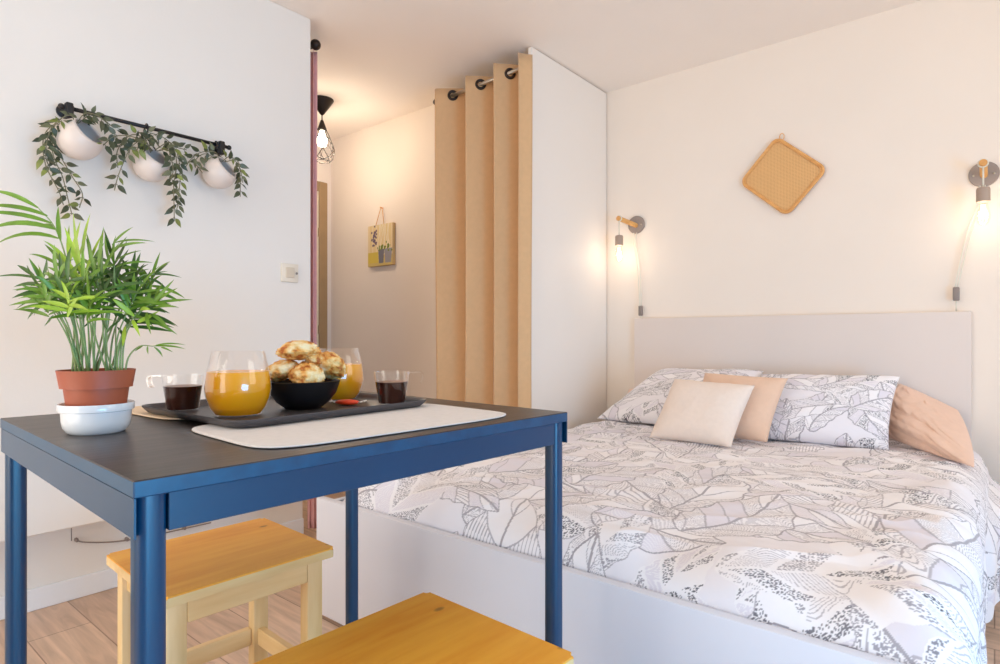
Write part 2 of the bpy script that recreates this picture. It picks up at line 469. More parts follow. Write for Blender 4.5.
# closet partition (thin white panel) - small gap to the ceiling and to the back wall
bm = NB(); box(bm, XL-.022, XL, 2.284, 2.994, 0, CEIL-.006, .002, 1); struct('wall_closet', bm, M_panel)
bm = NB(); box(bm, -2.36, -2.30, 2.42, 3.0, 0, CEIL); struct('wall_closet_side', bm, M_wallw)
bm = NB(); box(bm, -3.75, -2.36, 2.5, 2.6, 0, CEIL); struct('wall_hall', bm, M_wallw)
bm = NB(); box(bm, -3.75, -3.60, -2.2, 2.5, 0, CEIL); struct('wall_hall_end', bm, M_wallw)
# right and rear walls out of view, openings added to house the area lamps
def wall_hole(bm, axis, p, q, a0, a1, h0, h1, z0, z1):
    for (b0, b1, c0, c1) in ((a0, h0, 0, CEIL), (h1, a1, 0, CEIL), (h0, h1, 0, z0), (h0, h1, z1, CEIL)):
        if c1-c0 < .001 or b1-b0 < .001: continue
        if axis == 'Y': box(bm, p, q, b0, b1, c0, c1)
        else: box(bm, b0, b1, p, q, c0, c1)
bm = NB(); 
for b0, b1, c0, c1 in ((-2.2, -.35, 0, CEIL), (.85, 1.05, 0, CEIL), (2.55, 3.0, 0, CEIL), (-.35, .85, 1.05, CEIL), (1.05, 2.55, 0, .95), (1.05, 2.55, 2.1, CEIL)): box(bm, 1.75, 2.0, b0, b1, c0, c1)
struct('wall_right', bm, M_wall)
bm = NB(); wall_hole(bm, 'X', -2.2, -2.0, -2.29, 1.75, -2.15, -.15, .1, 2.2); struct('wall_rear', bm, M_wall)
def window(name, axis, p, h0, h1, z0, z1):
    bm = NB(); t = .05
    for b0, b1, c0, c1 in ((h0, h1, z0, z0+t), (h0, h1, z1-t, z1), (h0, h0+t, z0, z1), (h1-t, h1, z0, z1), ((h0+h1)/2-t/2, (h0+h1)/2+t/2, z0, z1)):
        if axis == 'Y': box(bm, p, p+.05, b0, b1, c0, c1)
        else: box(bm, b0, b1, p, p+.05, c0, c1)
    o = struct(name, bm, M_base)
    bm = NB()
    if axis == 'Y': box(bm, p+.02, p+.026, h0, h1, z0, z1)
    else: box(bm, h0, h1, p+.02, p+.026, z0, z1)
    struct('added_window_pane', bm, M_glass, o)
window('added_window_low', 'Y', 1.85, -.35, .85, .03, 1.05)  # unseen low window, shaped for the blue lamp behind it
window('added_window_right', 'Y', 1.85, 1.05, 2.55, .95, 2.1)  # second unseen window, added to house the warm lamp
window('added_window_rear', 'X', -2.1, -2.15, -.15, .1, 2.2)  # unseen window added around the rear fill lamp
# hall door in the end wall
bm = NB()
box(bm, -3.60, -3.585, 2.395, 2.462, 0, 1.972, .004, 1); box(bm, -3.60, -3.585, 1.60, 2.394, 1.905, 1.972, .004, 1)
o = struct('door_1', bm, M_dframe)
bm = NB(); box(bm, -3.60, -3.59, 1.66, 2.392, 0, 1.902); box(bm, -3.592, -3.586, 2.31, 2.385, .1, 1.85, .003, 1); struct('door_panel', bm, M_door, o)
for z in (1.62, .95, .35):
    bm = NB(); tube(bm, [(-3.582, 2.39, z-.03), (-3.582, 2.39, z+.03)], .006, 8); struct('hinge', bm, M_dframe, o)

# ================================================================== DINING TABLE
TZ = .765
table = thing('dining_table', 'square black dining table with painted-in blue sheen and a dark wood-grain top', 'table', (-.9355, .5764, 0), math.radians(-2.32))
TW, TD = .657, .697
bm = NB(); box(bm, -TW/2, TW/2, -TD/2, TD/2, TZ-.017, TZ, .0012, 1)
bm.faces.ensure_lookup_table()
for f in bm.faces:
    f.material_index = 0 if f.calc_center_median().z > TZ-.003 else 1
obj('tabletop', bm, [M_top, M_edge], table, label='black-brown wood-grain tabletop with blue sheen painted on its edge')
LG = .028; ix = .004; iy = .0045; ZA = TZ-.055; ZT = TZ-.017
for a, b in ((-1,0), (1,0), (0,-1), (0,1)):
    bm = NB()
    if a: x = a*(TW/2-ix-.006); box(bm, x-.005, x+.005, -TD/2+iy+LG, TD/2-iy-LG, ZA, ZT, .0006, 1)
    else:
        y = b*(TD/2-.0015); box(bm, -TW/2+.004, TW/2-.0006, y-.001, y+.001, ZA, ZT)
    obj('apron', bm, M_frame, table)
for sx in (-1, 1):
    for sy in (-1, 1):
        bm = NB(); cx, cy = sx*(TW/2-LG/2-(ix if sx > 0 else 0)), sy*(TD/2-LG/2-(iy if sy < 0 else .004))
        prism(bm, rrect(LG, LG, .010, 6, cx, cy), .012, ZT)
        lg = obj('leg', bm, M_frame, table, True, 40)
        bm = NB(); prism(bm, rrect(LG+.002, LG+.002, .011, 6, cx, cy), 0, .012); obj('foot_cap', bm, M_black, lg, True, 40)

# ================================================================== STOOLS
def stool(loc, rz, label):
    t = thing('stool', label, 'stool', loc, rz, 'pine stools at the table')
    W, D, Hh = .318, .34, .45
    bm = NB(); prism(bm, rrect(W, D, .008, 5), Hh-.02, Hh)
    bmesh.ops.bevel(bm, geom=[e for e in bm.edges if abs(e.verts[0].co.z-e.verts[1].co.z) < 1e-5 and e.verts[0].co.z > Hh-.001], offset=.005, segments=3, affect='EDGES')
    for f in bm.faces:
        f.material_index = 0 if f.normal.z > .4 or f.calc_center_median().z > Hh-.004 else 1
    obj('seat', bm, [M_pine, M_pinex], t, True, 35)
    lt = .036
    for sx in (-1, 1):
        for sy in (-1, 1):
            bm = NB(); cx, cy = sx*(W/2-.022-lt/2), sy*(D/2-.014-lt/2)
            box(bm, cx-lt*.42, cx+lt*.42, cy-lt/2, cy+lt/2, 0, Hh-.02, .003, 2)
            obj('leg', bm, M_pinel, t, True, 35)
    for sx in (-1, 1):
        x = sx*(W/2-.034); bm = NB(); box(bm, x-.009, x+.009, -D/2+.05, D/2-.05, Hh-.068, Hh-.02, .002, 1); obj('apron', bm, M_pinex, t)
        bm = NB(); box(bm, x-.009, x+.009, -D/2+.05, D/2-.05, .165, .205, .002, 1); obj('stretcher', bm, M_pinex, t)
    for sy in (-1, 1):
        y = sy*(D/2-.032); bm = NB(); box(bm, -W/2+.05, W/2-.05, y-.009, y+.009, Hh-.068, Hh-.02, .002, 1); obj('apron', bm, M_pinexx, t)
        bm = NB(); box(bm, -W/2+.05, W/2-.05, y-.009, y+.009, .165, .205, .002, 1); obj('stretcher', bm, M_pinexx, t)
    return t
stool((-1.256, .603, 0), math.radians(-2.2), 'pine stool behind the near table leg, closer to the white left wall')
stool((-.624, .562, 0), math.radians(-2.2), 'honey-coloured pine stool in front of the bed, cut by the bottom edge')

# ================================================================== BED
YF = 1.116
bed = thing('bed_base', 'low white box bed base with a plain foot board', 'bed', (0, 0, 0))
bm = NB(); box(bm, XL, -.035, YF, YF+.028, .012, .383, .004, 2); obj('foot_board', bm, M_bedw, bed, True, 40)
bm = NB(); box(bm, XL+.034, XL+.054, YF+.028, 2.94, .012, .375, .003, 1); obj('side_board', bm, M_bedw, bed)
bm = NB(); box(bm, -.10, -.075, YF+.028, 2.94, .012, .375, .003, 1); obj('side_board', bm, M_bedw, bed)
bm = NB(); box(bm, XL+.06, -.105, YF+.04, 2.93, .0, .195); obj('plinth', bm, M_bedw, bed)
bm = NB(); box(bm, -1.56, -.115, 1.19, 2.94, .2, .375, .03, 4)
mt = obj('mattress', bm, M_mattr, None, True); tag(mt, 'white mattress in the bed base, under the printed duvet', 'mattress')
bm = NB(); box(bm, -1.501, -.069, 2.958, 2.999, .0, 1.0, .004, 2)
hb = obj('headboard', bm, M_head, None, True, 40); tag(hb, 'plain greige headboard panel against the wall behind the pillows', 'headboard')

# duvet ---------------------------------------------------------------------
def fbm(X, Y, f, seed, oct=3):
    r = np.random.default_rng(seed); out = np.zeros_like(X); amp = 1
    for o in range(oct):
        for k in range(5):
            a = r.uniform(0, 2*PI); ph = r.uniform(0, 2*PI); ff = f*(2**o)*r.uniform(.7, 1.3)
            out += amp*np.sin((X*math.cos(a)+Y*math.sin(a))*ff+ph)/5
        amp *= .5
    return out
def sstep(x, a, b):
    t = np.clip((x-a)/(b-a), 0, 1); return t*t*(3-2*t)
def duvet():
    x0, xr = -1.60, -.105              # top spans x0..xr then rolls over to the right
    rad = .085; drop = .34
    Ltop = xr-x0; Larc = rad*PI/2
    Ls = Ltop+Larc+drop
    y1 = 2.90
    nx, ny = 900, 830
    y0 = YF+.0325; run = .13; rise = .10
    s = np.linspace(0, Ls, nx)
    aa = np.linspace(0, PI/2, 400); py = run*(1-np.cos(aa)); pz = np.sin(aa)
    al = np.concatenate([[0], np.cumsum(np.hypot(np.diff(py), np.diff(pz)*rise))])
    vq = np.linspace(0, al[-1]+(y1-y0-run), ny)
    yq = np.where(vq < al[-1], np.interp(vq, al, py), run+vq-al[-1])+y0
    fq = np.where(vq < al[-1], np.interp(vq, al, pz), 1.0)
    Sg, Vg = np.meshgrid(s, vq)
    Yg = np.repeat(yq[:, None], nx, 1); fe = np.repeat(fq[:, None], nx, 1)
    # hem length varies along the bed
    fl = sstep(Yg, 2.22, 2.50)
    top = .455+.02*sstep(Yg, 1.2, 1.7)
    X = np.zeros_like(Sg); Z = np.zeros_like(Sg)
    t = np.clip(Sg-Ltop, 0, Larc)/rad
    d = np.clip(Sg-Ltop-Larc, 0, None)
    X = np.where(Sg < Ltop, x0+Sg, xr+rad*np.sin(t))
    Z = np.where(Sg < Ltop, top, top-rad*(1-np.cos(t))-d)
    f = d/drop
    # ripples in the hanging side
    rip = .012*np.sin(Yg*38+1.5*np.sin(Yg*9))+.008*np.sin(Yg*71+2)
    X = X+rip*sstep(f, .0, .6)-.022*f*(1-fl)+.075*fl*sstep(f, -.02, .35)-.004*(1-sstep(Yg, 1.2, 2.0))
    Z = Z+fl*d*.30
    Z = Z+.012*np.sin(Yg*13+.6)*f
    # left edge rolls down, foot edge tucks behind the board
    le = np.clip((Sg)/.14, 0, 1); Z = Z-(1-np.sqrt(np.clip(1-(1-le)**2, 0, 1)))*.075
    Z = Z-(1-fe)*np.clip(Z-.364, 0, 1)*(Sg < Ltop+Larc)
    topm = 1-sstep(Sg, Ltop-.02, Ltop+Larc)
    wr = .009*fbm(Sg, Yg, 9, 3)+.004*fbm(Sg*1.0, Yg, 34, 5)
    ridge = 1-np.abs(fbm(Sg*.8, Yg*1.4, 16, 9, 2)); wr = wr+.016*np.clip(ridge-.5, 0, 1)
    Z = Z+wr*topm*np.clip(fe*1.3-.3, .0, 1)
    # puffs along the foot edge
    Z = Z+.011*np.sin(Sg*17+.8*np.sin(Sg*5))*topm*fe*(1-sstep(Yg, y0+.05, y0+.35))
    Yo = Yg+.006*np.sin(Sg*23)*(1-fe)*0
    # crumpled micro folds over the right shoulder
    sh = sstep(Sg, Ltop-.25, Ltop)*1.0
    X = X+.003*fbm(Yg, Sg, 60, 21, 2)*sh; Z = Z+.004*np.sin(Yg*60+6*np.sin(Sg*9))*sh*topm
    V = np.stack([X, Yo, Z], -1)
    C = leaf_pattern(Sg, Vg, 5, (0, Ls, 0, vq[-1]))
    o = grid_obj('duvet', V, M_pattern, None, C)
    so = o.modifiers.new('thick', 'SOLIDIFY'); so.thickness = .002; so.offset = 0
    tag(o, 'white duvet with grey leaf print spread over the whole bed', 'duvet')
    return o
duvet()

# pillows --------------------------------------------------------------------
def pillow(name, bl, br, tr, tl, th, m, label, cat, group=None, n=70, pattern=None, psize=.6, pinch=.05, wr=.004, seed=1, sag=0, up=None, po=3.0, crease=0):
    bl, br, tr, tl = [np.array(p, float) for p in (bl, br, tr, tl)]
    u = np.linspace(0, 1, n); U, V = np.meshgrid(u, u)
    a, b = 2*U-1, 2*V-1
    # pincushion the outline
    Up = .5+.5*a*(1-pinch*(1-b**2)); Vp = .5+.5*b*(1-pinch*(1-a**2))
    P = ((1-Up)*(1-Vp))[..., None]*bl+(Up*(1-Vp))[..., None]*br+(Up*Vp)[..., None]*tr+((1-Up)*Vp)[..., None]*tl
    nrm = np.cross(br-bl, tl-bl); nrm /= np.linalg.norm(nrm)
    f = np.sqrt(np.clip((1-np.abs(a)**po)*(1-np.abs(b)**po), 0, 1))
    w = wr*fbm(U*psize, V*psize, 14, seed)+.6*wr*fbm(U*psize, V*psize, 40, seed+3)
    if crease:
        q = U*1.1+V*1.6+.25*np.sin(U*5+1); w = w+crease*(np.abs(np.sin(q*5.2))-.5)+.4*crease*(np.abs(np.sin(q*11+U*4))-.5)
    edge = np.clip(f*3, 0, 1)
    front = P+nrm*((th/2*f+w*edge)[..., None])
    back = P-nrm*((th/2*f)[..., None])
    front[..., 2] -= sag*(np.sin(PI*U)*V)
    back[..., 2] -= sag*(np.sin(PI*U)*V)
    # one closed grid: front then back rows mirrored
    VV = np.concatenate([front, back[::-1]], 0)
    ny = VV.shape[0]
    C = None
    if pattern is not None:
        C1 = leaf_pattern(U*psize, V*psize, pattern, (0, psize, 0, psize), spacing=.15, scale=.8)
        C = np.concatenate([C1, C1[::-1]], 0)
    # drop the collapse row duplicates by welding afterwards
    o = grid_obj(name, VV, m, None, C)
    bmx = bmesh.new(); bmx.from_mesh(o.data)
    bmx.verts.ensure_lookup_table()
    bmesh.ops.remove_doubles(bmx, verts=bmx.verts, dist=1e-5)
    bmesh.ops.recalc_face_normals(bmx, faces=bmx.faces)
    bmx.to_mesh(o.data); bmx.free()
    tag(o, label, cat, group)
    return o
pillow('pillow', (-1.54,2.80,.50), (-.98,2.80,.50), (-.98,2.93,.62), (-1.52,2.935,.62), .10, M_peach, 'peach pillow peeking out behind the left printed pillow', 'pillow', 'peach pillows', seed=31)
pillow('pillow', (-1.545,2.64,.49), (-.86,2.52,.512), (-.81,2.87,.745), (-1.31,2.88,.735), .13, M_pattern, 'leaf-print pillow at the left, partly hidden by the cream cushion', 'pillow', 'leaf-print pillows', n=200, pattern=21, psize=.6, seed=4)
pillow('pillow', (-.83,2.555,.49), (-.300,2.62,.482), (-.285,2.80,.745), (-.80,2.80,.735), .13, M_pattern, 'leaf-print pillow at the right, in front of the peach pillowcase', 'pillow', 'leaf-print pillows', n=200, pattern=34, psize=.58, seed=8)
pillow('pillow', (-.33,2.83,.50), (-.050,2.43,.485), (-.11,2.90,.62), (-.30,2.94,.71), .13, M_peach, 'crumpled peach pillow at the right edge of the bed, its corner hanging over', 'pillow', 'peach pillows', n=140, wr=.008, seed=12, po=2.2, pinch=-.03, crease=.012)
pillow('cushion', (-1.00,2.42,.495), (-.675,2.435,.495), (-.635,2.575,.735), (-.97,2.575,.745), .11, M_blush, 'blush beige cushion leaning behind the cream cushion', 'cushion', 'small plain cushions', seed=15, wr=.002)
pillow('cushion', (-1.085,2.27,.49), (-.755,2.265,.49), (-.722,2.44,.71), (-1.05,2.44,.722), .115, M_cream, 'cream square cushion standing at the front of the pillows', 'cushion', 'small plain cushions', seed=18, wr=.002)

# ================================================================== SCONCES
def sconce(px, pz, tip, cord_box, label, ang_holes):
    t = thing('sconce_lamp', label, 'wall lamp', (px, 3.0, pz), 0, 'bulb sconces over the bed')
    R = .048
    bm = NB(); lathe(bm, [(0,0), (R-.002,0), (R,.002), (R,.010), (R-.002,.012), (0,.012)], 40, M=Matrix.Rotation(PI/2, 4, 'X'))
    bp = obj('back_plate', bm, mat('taupe_lacquer', (150,136,128), .45, var=.05), t, True, 40)
    for s in (-1, 1):
        bm = NB(); lathe(bm, [(0,.012), (.0045,.012), (.004,.0145), (0,.015)], 14, (s*.031, -.002, 0), M=Matrix.Rotation(PI/2, 4, 'X'))
        obj('screw', bm, M_steel, bp, True)
    tx, ty, tz = tip
    d = Vector((tx, ty, tz)); bm = NB()
    tube(bm, [(0,-.010,-.004), (0,-.03,-.003), d*.9, d], [.0125,.0125,.0125,.0125], 16)
    arm = obj('wooden_arm', bm, M_oak, t, True, 50)
    bm = NB(); tube(bm, [d*.985, d*1.012], [.0128,.0120], 16); obj('arm_end_cap', bm, M_ratf, arm, True, 50)
    # cord from the plate over the arm, down to the socket
    h = d*.93
    bm = NB(); tube(bm, [h+Vector((0,0,-.012)), h+Vector((0,0,-.088))], .0030, 8)
    tube(bm, [h+Vector((math.cos(a)*.0145, 0, math.sin(a)*.0145)) for a in np.linspace(0, 2*PI, 20)[:-1]], .003, 6, closed=True)
    obj('lamp_cord', bm, M_cordw, t, True)
    so = h+Vector((0,0,-.088))
    bm = NB(); lathe(bm, [(0,0), (.006,0), (.0195,-.004), (.0215,-.012), (.0215,-.056), (.018,-.058), (0,-.058)], 24, so)
    obj('socket', bm, M_sock, t, True, 40)
    bm = NB(); bz = so+Vector((0,0,-.056))
    lathe(bm, [(.0135,0), (.0145,-.012), (.019,-.03), (.0225,-.05), (.022,-.066), (.017,-.080), (.009,-.088), (0,-.091)], 24, bz)
    bl = obj('bulb', bm, M_bulbg, t, True)
    bm = NB()
    for k in range(4):
        a = k*PI/2; tube(bm, [bz+Vector((.005*math.cos(a), .005*math.sin(a), -.012)), bz+Vector((.009*math.cos(a), .009*math.sin(a), -.068))], .0018, 6)
    obj('filament', bm, M_bulb, bl, True)
    # cord loop down to inline switch and below the headboard
    bx, bz2 = cord_box
    pts = smooth_path([(.004,-.012,-.044), (.004,-.02,-.10), (bx*.55+.008, -.022, bz2*.5), (bx+.004, -.028, bz2+.024)], 8)
    pts2 = smooth_path([(-.012,-.012,-.044), (-.010,-.02,-.10), (bx*.55-.006, -.022, bz2*.5), (bx-.004, -.028, bz2+.024)], 8)
    pts3 = [(bx, -.028, bz2-.024), (bx, -.026, bz2-.05), (bx, -.012, -(pz-1.0)+.0035)]
    bm = NB(); tube(bm, pts, .0022, 6); tube(bm, pts2, .0022, 6); tube(bm, pts3, .0022, 6)
    obj('power_cord', bm, M_cordw, t, True)
    bm = NB(); box(bm, bx-.011, bx+.011, -.036, -.020, bz2-.027, bz2+.027, .004, 2); obj('inline_switch', bm, M_greyp, t, True, 40)
    L = bpy.data.lights.new('sconce_light', 'POINT'); L.energy = .5; L.color = (1, .82, .62); L.shadow_soft_size = .025
    lo = link(bpy.data.objects.new('sconce_light', L), t); lo.location = bz+Vector((0,0,-.045))
    return t
sconce(-.032, 1.532, (-.001,-.125,.020), (-.085,-.462), 'bulb sconce with wooden arm at the right end of the headboard', 0)
sconce(-1.505, 1.511, (-.052,-.120,.026), (.036,-.470), 'bulb sconce with wooden arm at the left, next to the closet panel', 0)

# ================================================================== RATTAN SQUARE
tv = thing('hanging_trivet', 'honey woven rattan square hung by its corner on the back wall', 'wall decoration', (-.762, 2.985, 1.647))
Mr = Matrix.Rotation(math.radians(45-3.5), 4, 'Y')
def onwall(bm): bmesh.ops.transform(bm, matrix=Mr @ Matrix.Rotation(PI/2, 4, 'X'), verts=bm.verts)
W_, H_ = .285, .225
bm = NB(); prism(bm, rrect(.272, .242, .03, 6), -.003, .003); onwall(bm); obj('woven_panel', bm, M_rat, tv)
pp = rrect(.278, .246, .032, 8)
bm = NB(); tube(bm, [(x, y, .004) for x, y in pp], .0065, 8, closed=True); tube(bm, [(x*.955, y*.95, .006) for x, y in pp], .003, 6, closed=True); onwall(bm)
obj('frame_cane', bm, M_ratf, tv, True)
bm = NB(); tube(bm, [(.010*math.cos(a), -.004, .182+.016*math.sin(a)) for a in np.linspace(0, 2*PI, 16)[:-1]], .002, 6, closed=True); obj('hanging_loop', bm, M_ratf, tv, True)

# ================================================================== HALL PICTURE
pic = thing('picture_canvas', 'small flower canvas hanging by a cord on the hall wall', 'picture', (-3.035, 2.487, 1.488), math.radians(0))
PW, PH = .245, .265
bm = NB(); box(bm, -PW/2, PW/2, -.012, .012, -PH/2, PH/2, .002, 1); obj('canvas', bm, mat('raw_canvas_wood', (206,172,120), .7), pic)
nu, nv = 90, 100
U, V = np.meshgrid(np.linspace(0,1,nu), np.linspace(0,1,nv))
C = np.tile(np.array(lin((226,200,150))), (nv, nu, 1))
C[(V > .25) & (np.sin(U*40) > .5)] = lin((232,210,170))
C[V < .26] = lin((206,180,110))
C[(U < .42) & (V < .34) & (V > .08)] = lin((212,186,84))
for cx, w, c in ((.55,.11,(120,116,124)), (.83,.14,(150,146,150))):
    hwid = w*(.75+.4*V/.4); C[(np.abs(U-cx) < hwid) & (V < .40) & (V > .06)] = lin(c)
r2 = np.random.default_rng(3)
for k in range(34):
    cx, cy = (.55 if k % 2 else .83)+r2.normal(0,.07), .44+r2.normal(0,.035); C[np.hypot(U-cx, (V-cy)*1.1) < .03] = lin((120,132,52))
for k in range(26):
    cx, cy = .27+r2.normal(0,.05), .70+r2.normal(0,.11); C[np.hypot(U-cx, (V-cy)*1.1) < .032] = lin((112,92,110))
for k in range(5):
    x = .45+.1*k; C[(np.abs(U-x-.04*np.sin(V*9+k)) < .010) & (V > .40)] = lin((236,226,204))
P = np.stack([(U-.5)*(PW-.004), np.full_like(U, -.0128), (V-.5)*(PH-.004)], -1)
grid_obj('flower_print', P, M_print, pic, C, label='print of flowers in grey pots')
bm = NB(); tube(bm, [(-.05,-.006,PH/2), (-.008,-.002,.235), (.0,0,.24), (.010,-.002,.235), (.03,-.006,PH/2)], .0025, 6); tube(bm, [(0,.012,.24), (0,-.012,.243)], .004, 8)
obj('hanging_cord', bm, M_ratf, pic, True)

# ================================================================== PENDANT
pd = thing('pendant_lamp', 'wire cage pendant lamp with dark cone cap in the hallway', 'pendant lamp', (-3.018, 2.034, CEIL))
bm = NB(); lathe(bm, [(0,0), (.066,0), (.067,-.004), (.040,-.045), (.014,-.082), (.006,-.09), (0,-.09)], 32); obj('ceiling_cap', bm, M_dark, pd, True, 40)
bm = NB(); tube(bm, [(0,0,-.088), (0,0,-.125)], .0035, 8); obj('cord', bm, M_dark, pd, True)
bm = NB(); lathe(bm, [(0,-.118), (.008,-.120), (.024,-.165), (.026,-.178), (.018,-.182), (0,-.182)], 20); obj('socket', bm, M_dark, pd, True, 40)
bm = NB(); n = 6
ringz = [(.022,-.168,0), (.048,-.225,0), (.078,-.300,.5), (.060,-.345,0), (.046,-.358,.5)]
R_ = [[Vector((r*math.cos(2*PI*(k+o)/n), r*math.sin(2*PI*(k+o)/n), z)) for k in range(n)] for r, z, o in ringz]
def wire(a, b): tube(bm, [a, b], .0021, 6)
for i in range(len(R_)-1):
    for k in range(n):
        wire(R_[i][k], R_[i+1][k])
        if ringz[i+1][2] != ringz[i][2]:
            wire(R_[i][(k+1) % n], R_[i+1][k]) if ringz[i+1][2] > ringz[i][2] else wire(R_[i][k], R_[i+1][(k+1) % n])
for k in range(n): wire(R_[-1][k], R_[-1][(k+1) % n]); wire(R_[1][k], R_[1][(k+1) % n])
obj('wire_cage', bm, M_dark, pd, True)
bm = NB(); lathe(bm, [(.012,-.18), (.015,-.195), (.028,-.225), (.03,-.245), (.022,-.268), (0,-.276)], 20); obj('bulb', bm, emit_mat('hall_bulb_glow', (1,.86,.62), 14), pd, True)
L = bpy.data.lights.new('pendant_light', 'POINT'); L.energy = 6.5; L.color = (1, .85, .66); L.shadow_soft_size = .03
lo = link(bpy.data.objects.new('pendant_light', L), pd); lo.location = (0,0,-.31)

# ================================================================== CURTAINS
def eyelet_curtain(name, label, m, x0, x1, ry, rz, period, amp, ztop, zbot, ph, group=None, eye_at=(), phase_pts=None, slope=0):
    n, nz = 260, 40
    u = np.linspace(0, 1, n); zz = np.linspace(0, 1, nz); U, Z = np.meshgrid(u, zz)
    X = x0+(x1-x0)*U
    if phase_pts:
        xs = np.array([p[0] for p in phase_pts]); ps = np.array([p[1] for p in phase_pts])*PI
        fine = np.linspace(xs[0], xs[-1], 400); ff = np.interp(fine, xs, ps)
        kk = np.ones(15)/15; ff = np.convolve(np.pad(ff, 7, mode='reflect', reflect_type='odd'), kk, 'valid')
        phs = lambda x: np.interp(x, fine, ff)
    else: phs = lambda x: 2*PI/period*(x-x0)+ph
    PHI = phs(X); A = amp*(1-.12*Z)
    Yd = ry+A*np.sin(PHI)+.006*np.sin(X*17+Z*3)*Z
    Xd = X+.012*np.sin(2*PHI)+.006*np.sin(Z*4+X*6)*Z
    V = np.stack([Xd, Yd, (ztop+(slope*(X-x1)))*(1-Z)+zbot*Z], -1)
    t = thing(name, label, 'curtain', ((x0+x1)/2, ry, zbot))
    V = V-np.array([(x0+x1)/2, ry, zbot])
    o = grid_obj('cloth', V, m, t); so = o.modifiers.new('thick', 'SOLIDIFY'); so.thickness = .002
    for xe in eye_at:
        th = float(phs(xe)); h_ = 1e-4; k = (float(phs(xe+h_))-float(phs(xe-h_)))/(2*h_)
        dy = amp*math.cos(th)*k; dx = 1+.012*2*k*math.cos(2*th)
        c = Vector((xe+.012*math.sin(2*th)-(x0+x1)/2, amp*math.sin(th), rz-zbot+slope*.5*(xe-(x0+x1)/2)))
        tan = Vector((dx, dy, 0)).normalized(); nor = Vector((tan.y, -tan.x, 0))
        bm = NB()
        ring = [c+(tan*math.cos(a)+Vector((0,0,1))*math.sin(a))*.0205+nor*.002 for a in np.linspace(0, 2*PI, 24)[:-1]]
        tube(bm, ring, .0075, 8, closed=True)
        ring = [c+(tan*math.cos(a)+Vector((0,0,1))*math.sin(a))*.0205-nor*.002 for a in np.linspace(0, 2*PI, 24)[:-1]]
        tube(bm, ring, .0075, 8, closed=True)
        obj('eyelet', bm, M_dark, t, True)
    return t
RY, RZ = 2.24, 2.155
eyelet_curtain('curtain', 'beige eyelet curtain hanging in deep folds before the closet', M_curt, -2.265, -1.662, RY, RZ, .18, .056, CEIL-.068, .025, 0.0, slope=.05,
    eye_at=(-2.165, -1.972, -1.792), phase_pts=((-2.265,-.75), (-2.165,0), (-1.972,2), (-1.794,4), (-1.690,5.5), (-1.662,6.05)))
rod = thing('curtain_rod', 'thin metal curtain rod with dark end cap above the beige curtain', 'curtain rod', (-1.976, RY, RZ)); rod.rotation_euler = (0, -.030, 0)
bm = NB(); tube(bm, [(-.30,0,0), (.288,0,0)], .009, 12); obj('rod', bm, M_steel, rod, True)
bm = NB(); lathe(bm, [(0,-.018), (.013,-.016), (.017,-.004), (.012,.012), (0,.014)], 16, M=Matrix.Translation((-.305,0,0)) @ Matrix.Rotation(PI/2, 4, 'Y')); obj('end_cap', bm, M_dark, rod, True)
bm = NB(); tube(bm, [(.27,.004,.0), (.27,.03,.02), (.285,.05,.02)], .004, 8); obj('bracket', bm, M_dark, rod)
# mauve curtain behind the end of the left wall
eyelet_curtain('curtain', 'mauve curtain, a narrow strip behind the end of the left wall', M_pink, -2.450, -2.412, 1.585, 2.21, .030, .018, 2.215, .02, 2.2)
rod2 = thing('curtain_rod', 'dark rod ball end above the mauve curtain at the left wall end', 'curtain rod', (-2.515, 1.585, 2.240))
bm = NB(); tube(bm, [(-.30,0,0), (.10,0,0)], .008, 10); obj('rod', bm, M_dark, rod2, True)
bm = NB(); bmesh.ops.create_uvsphere(bm, u_segments=20, v_segments=12, radius=.024, matrix=Matrix.Translation((.112,0,0))); obj('ball_end', bm, M_dark, rod2, True)
bm = NB(); tube(bm, [(-.05,0,0), (-.05,-.05,0)], .006, 8); obj('bracket', bm, M_dark, rod2)

# ================================================================== LIGHT SWITCH, CABLE
sw = thing('light_switch', 'ivory light switch plate on the white left wall', 'light switch', (-2.29, 1.383, 1.169))
bm = NB(); box(bm, 0, .009, -.039, .039, -.039, .039, .003, 2); obj('plate', bm, M_switch, sw, True, 40)
bm = NB(); box(bm, .008, .013, -.021, .019, -.021, .023, .002, 1); obj('rocker', bm, mat('ivory_rocker', (214,200,180), .4), sw)
bm = NB(); lathe(bm, [(0,0), (.005,0), (.005,.003), (0,.003)], 12, M=Matrix.Translation((.008, .030, .0)) @ Matrix.Rotation(PI/2, 4, 'Y')); obj('screw', bm, M_greyp, sw)
cb = thing('wall_cord', 'thin grey cord running along the foot of the left wall', 'cord', (-2.43, .72, .19))
bm = NB(); tube(bm, smooth_path([(0,-.055,.012), (0.004,-.03,.0), (.004,.05,-.02), (.004,.14,-.03), (.004,.26,-.033), (.004,.4,-.035)], 6), .0024, 6); obj('cable', bm, M_greyp, cb, True)
for y, z in ((-.055,.012), (.10,-.026), (.30,-.034)):
    bm = NB(); box(bm, -.014, .007, y-.004, y+.004, z-.005, z+.007, .0015, 1); obj('clip', bm, M_greyp, cb)

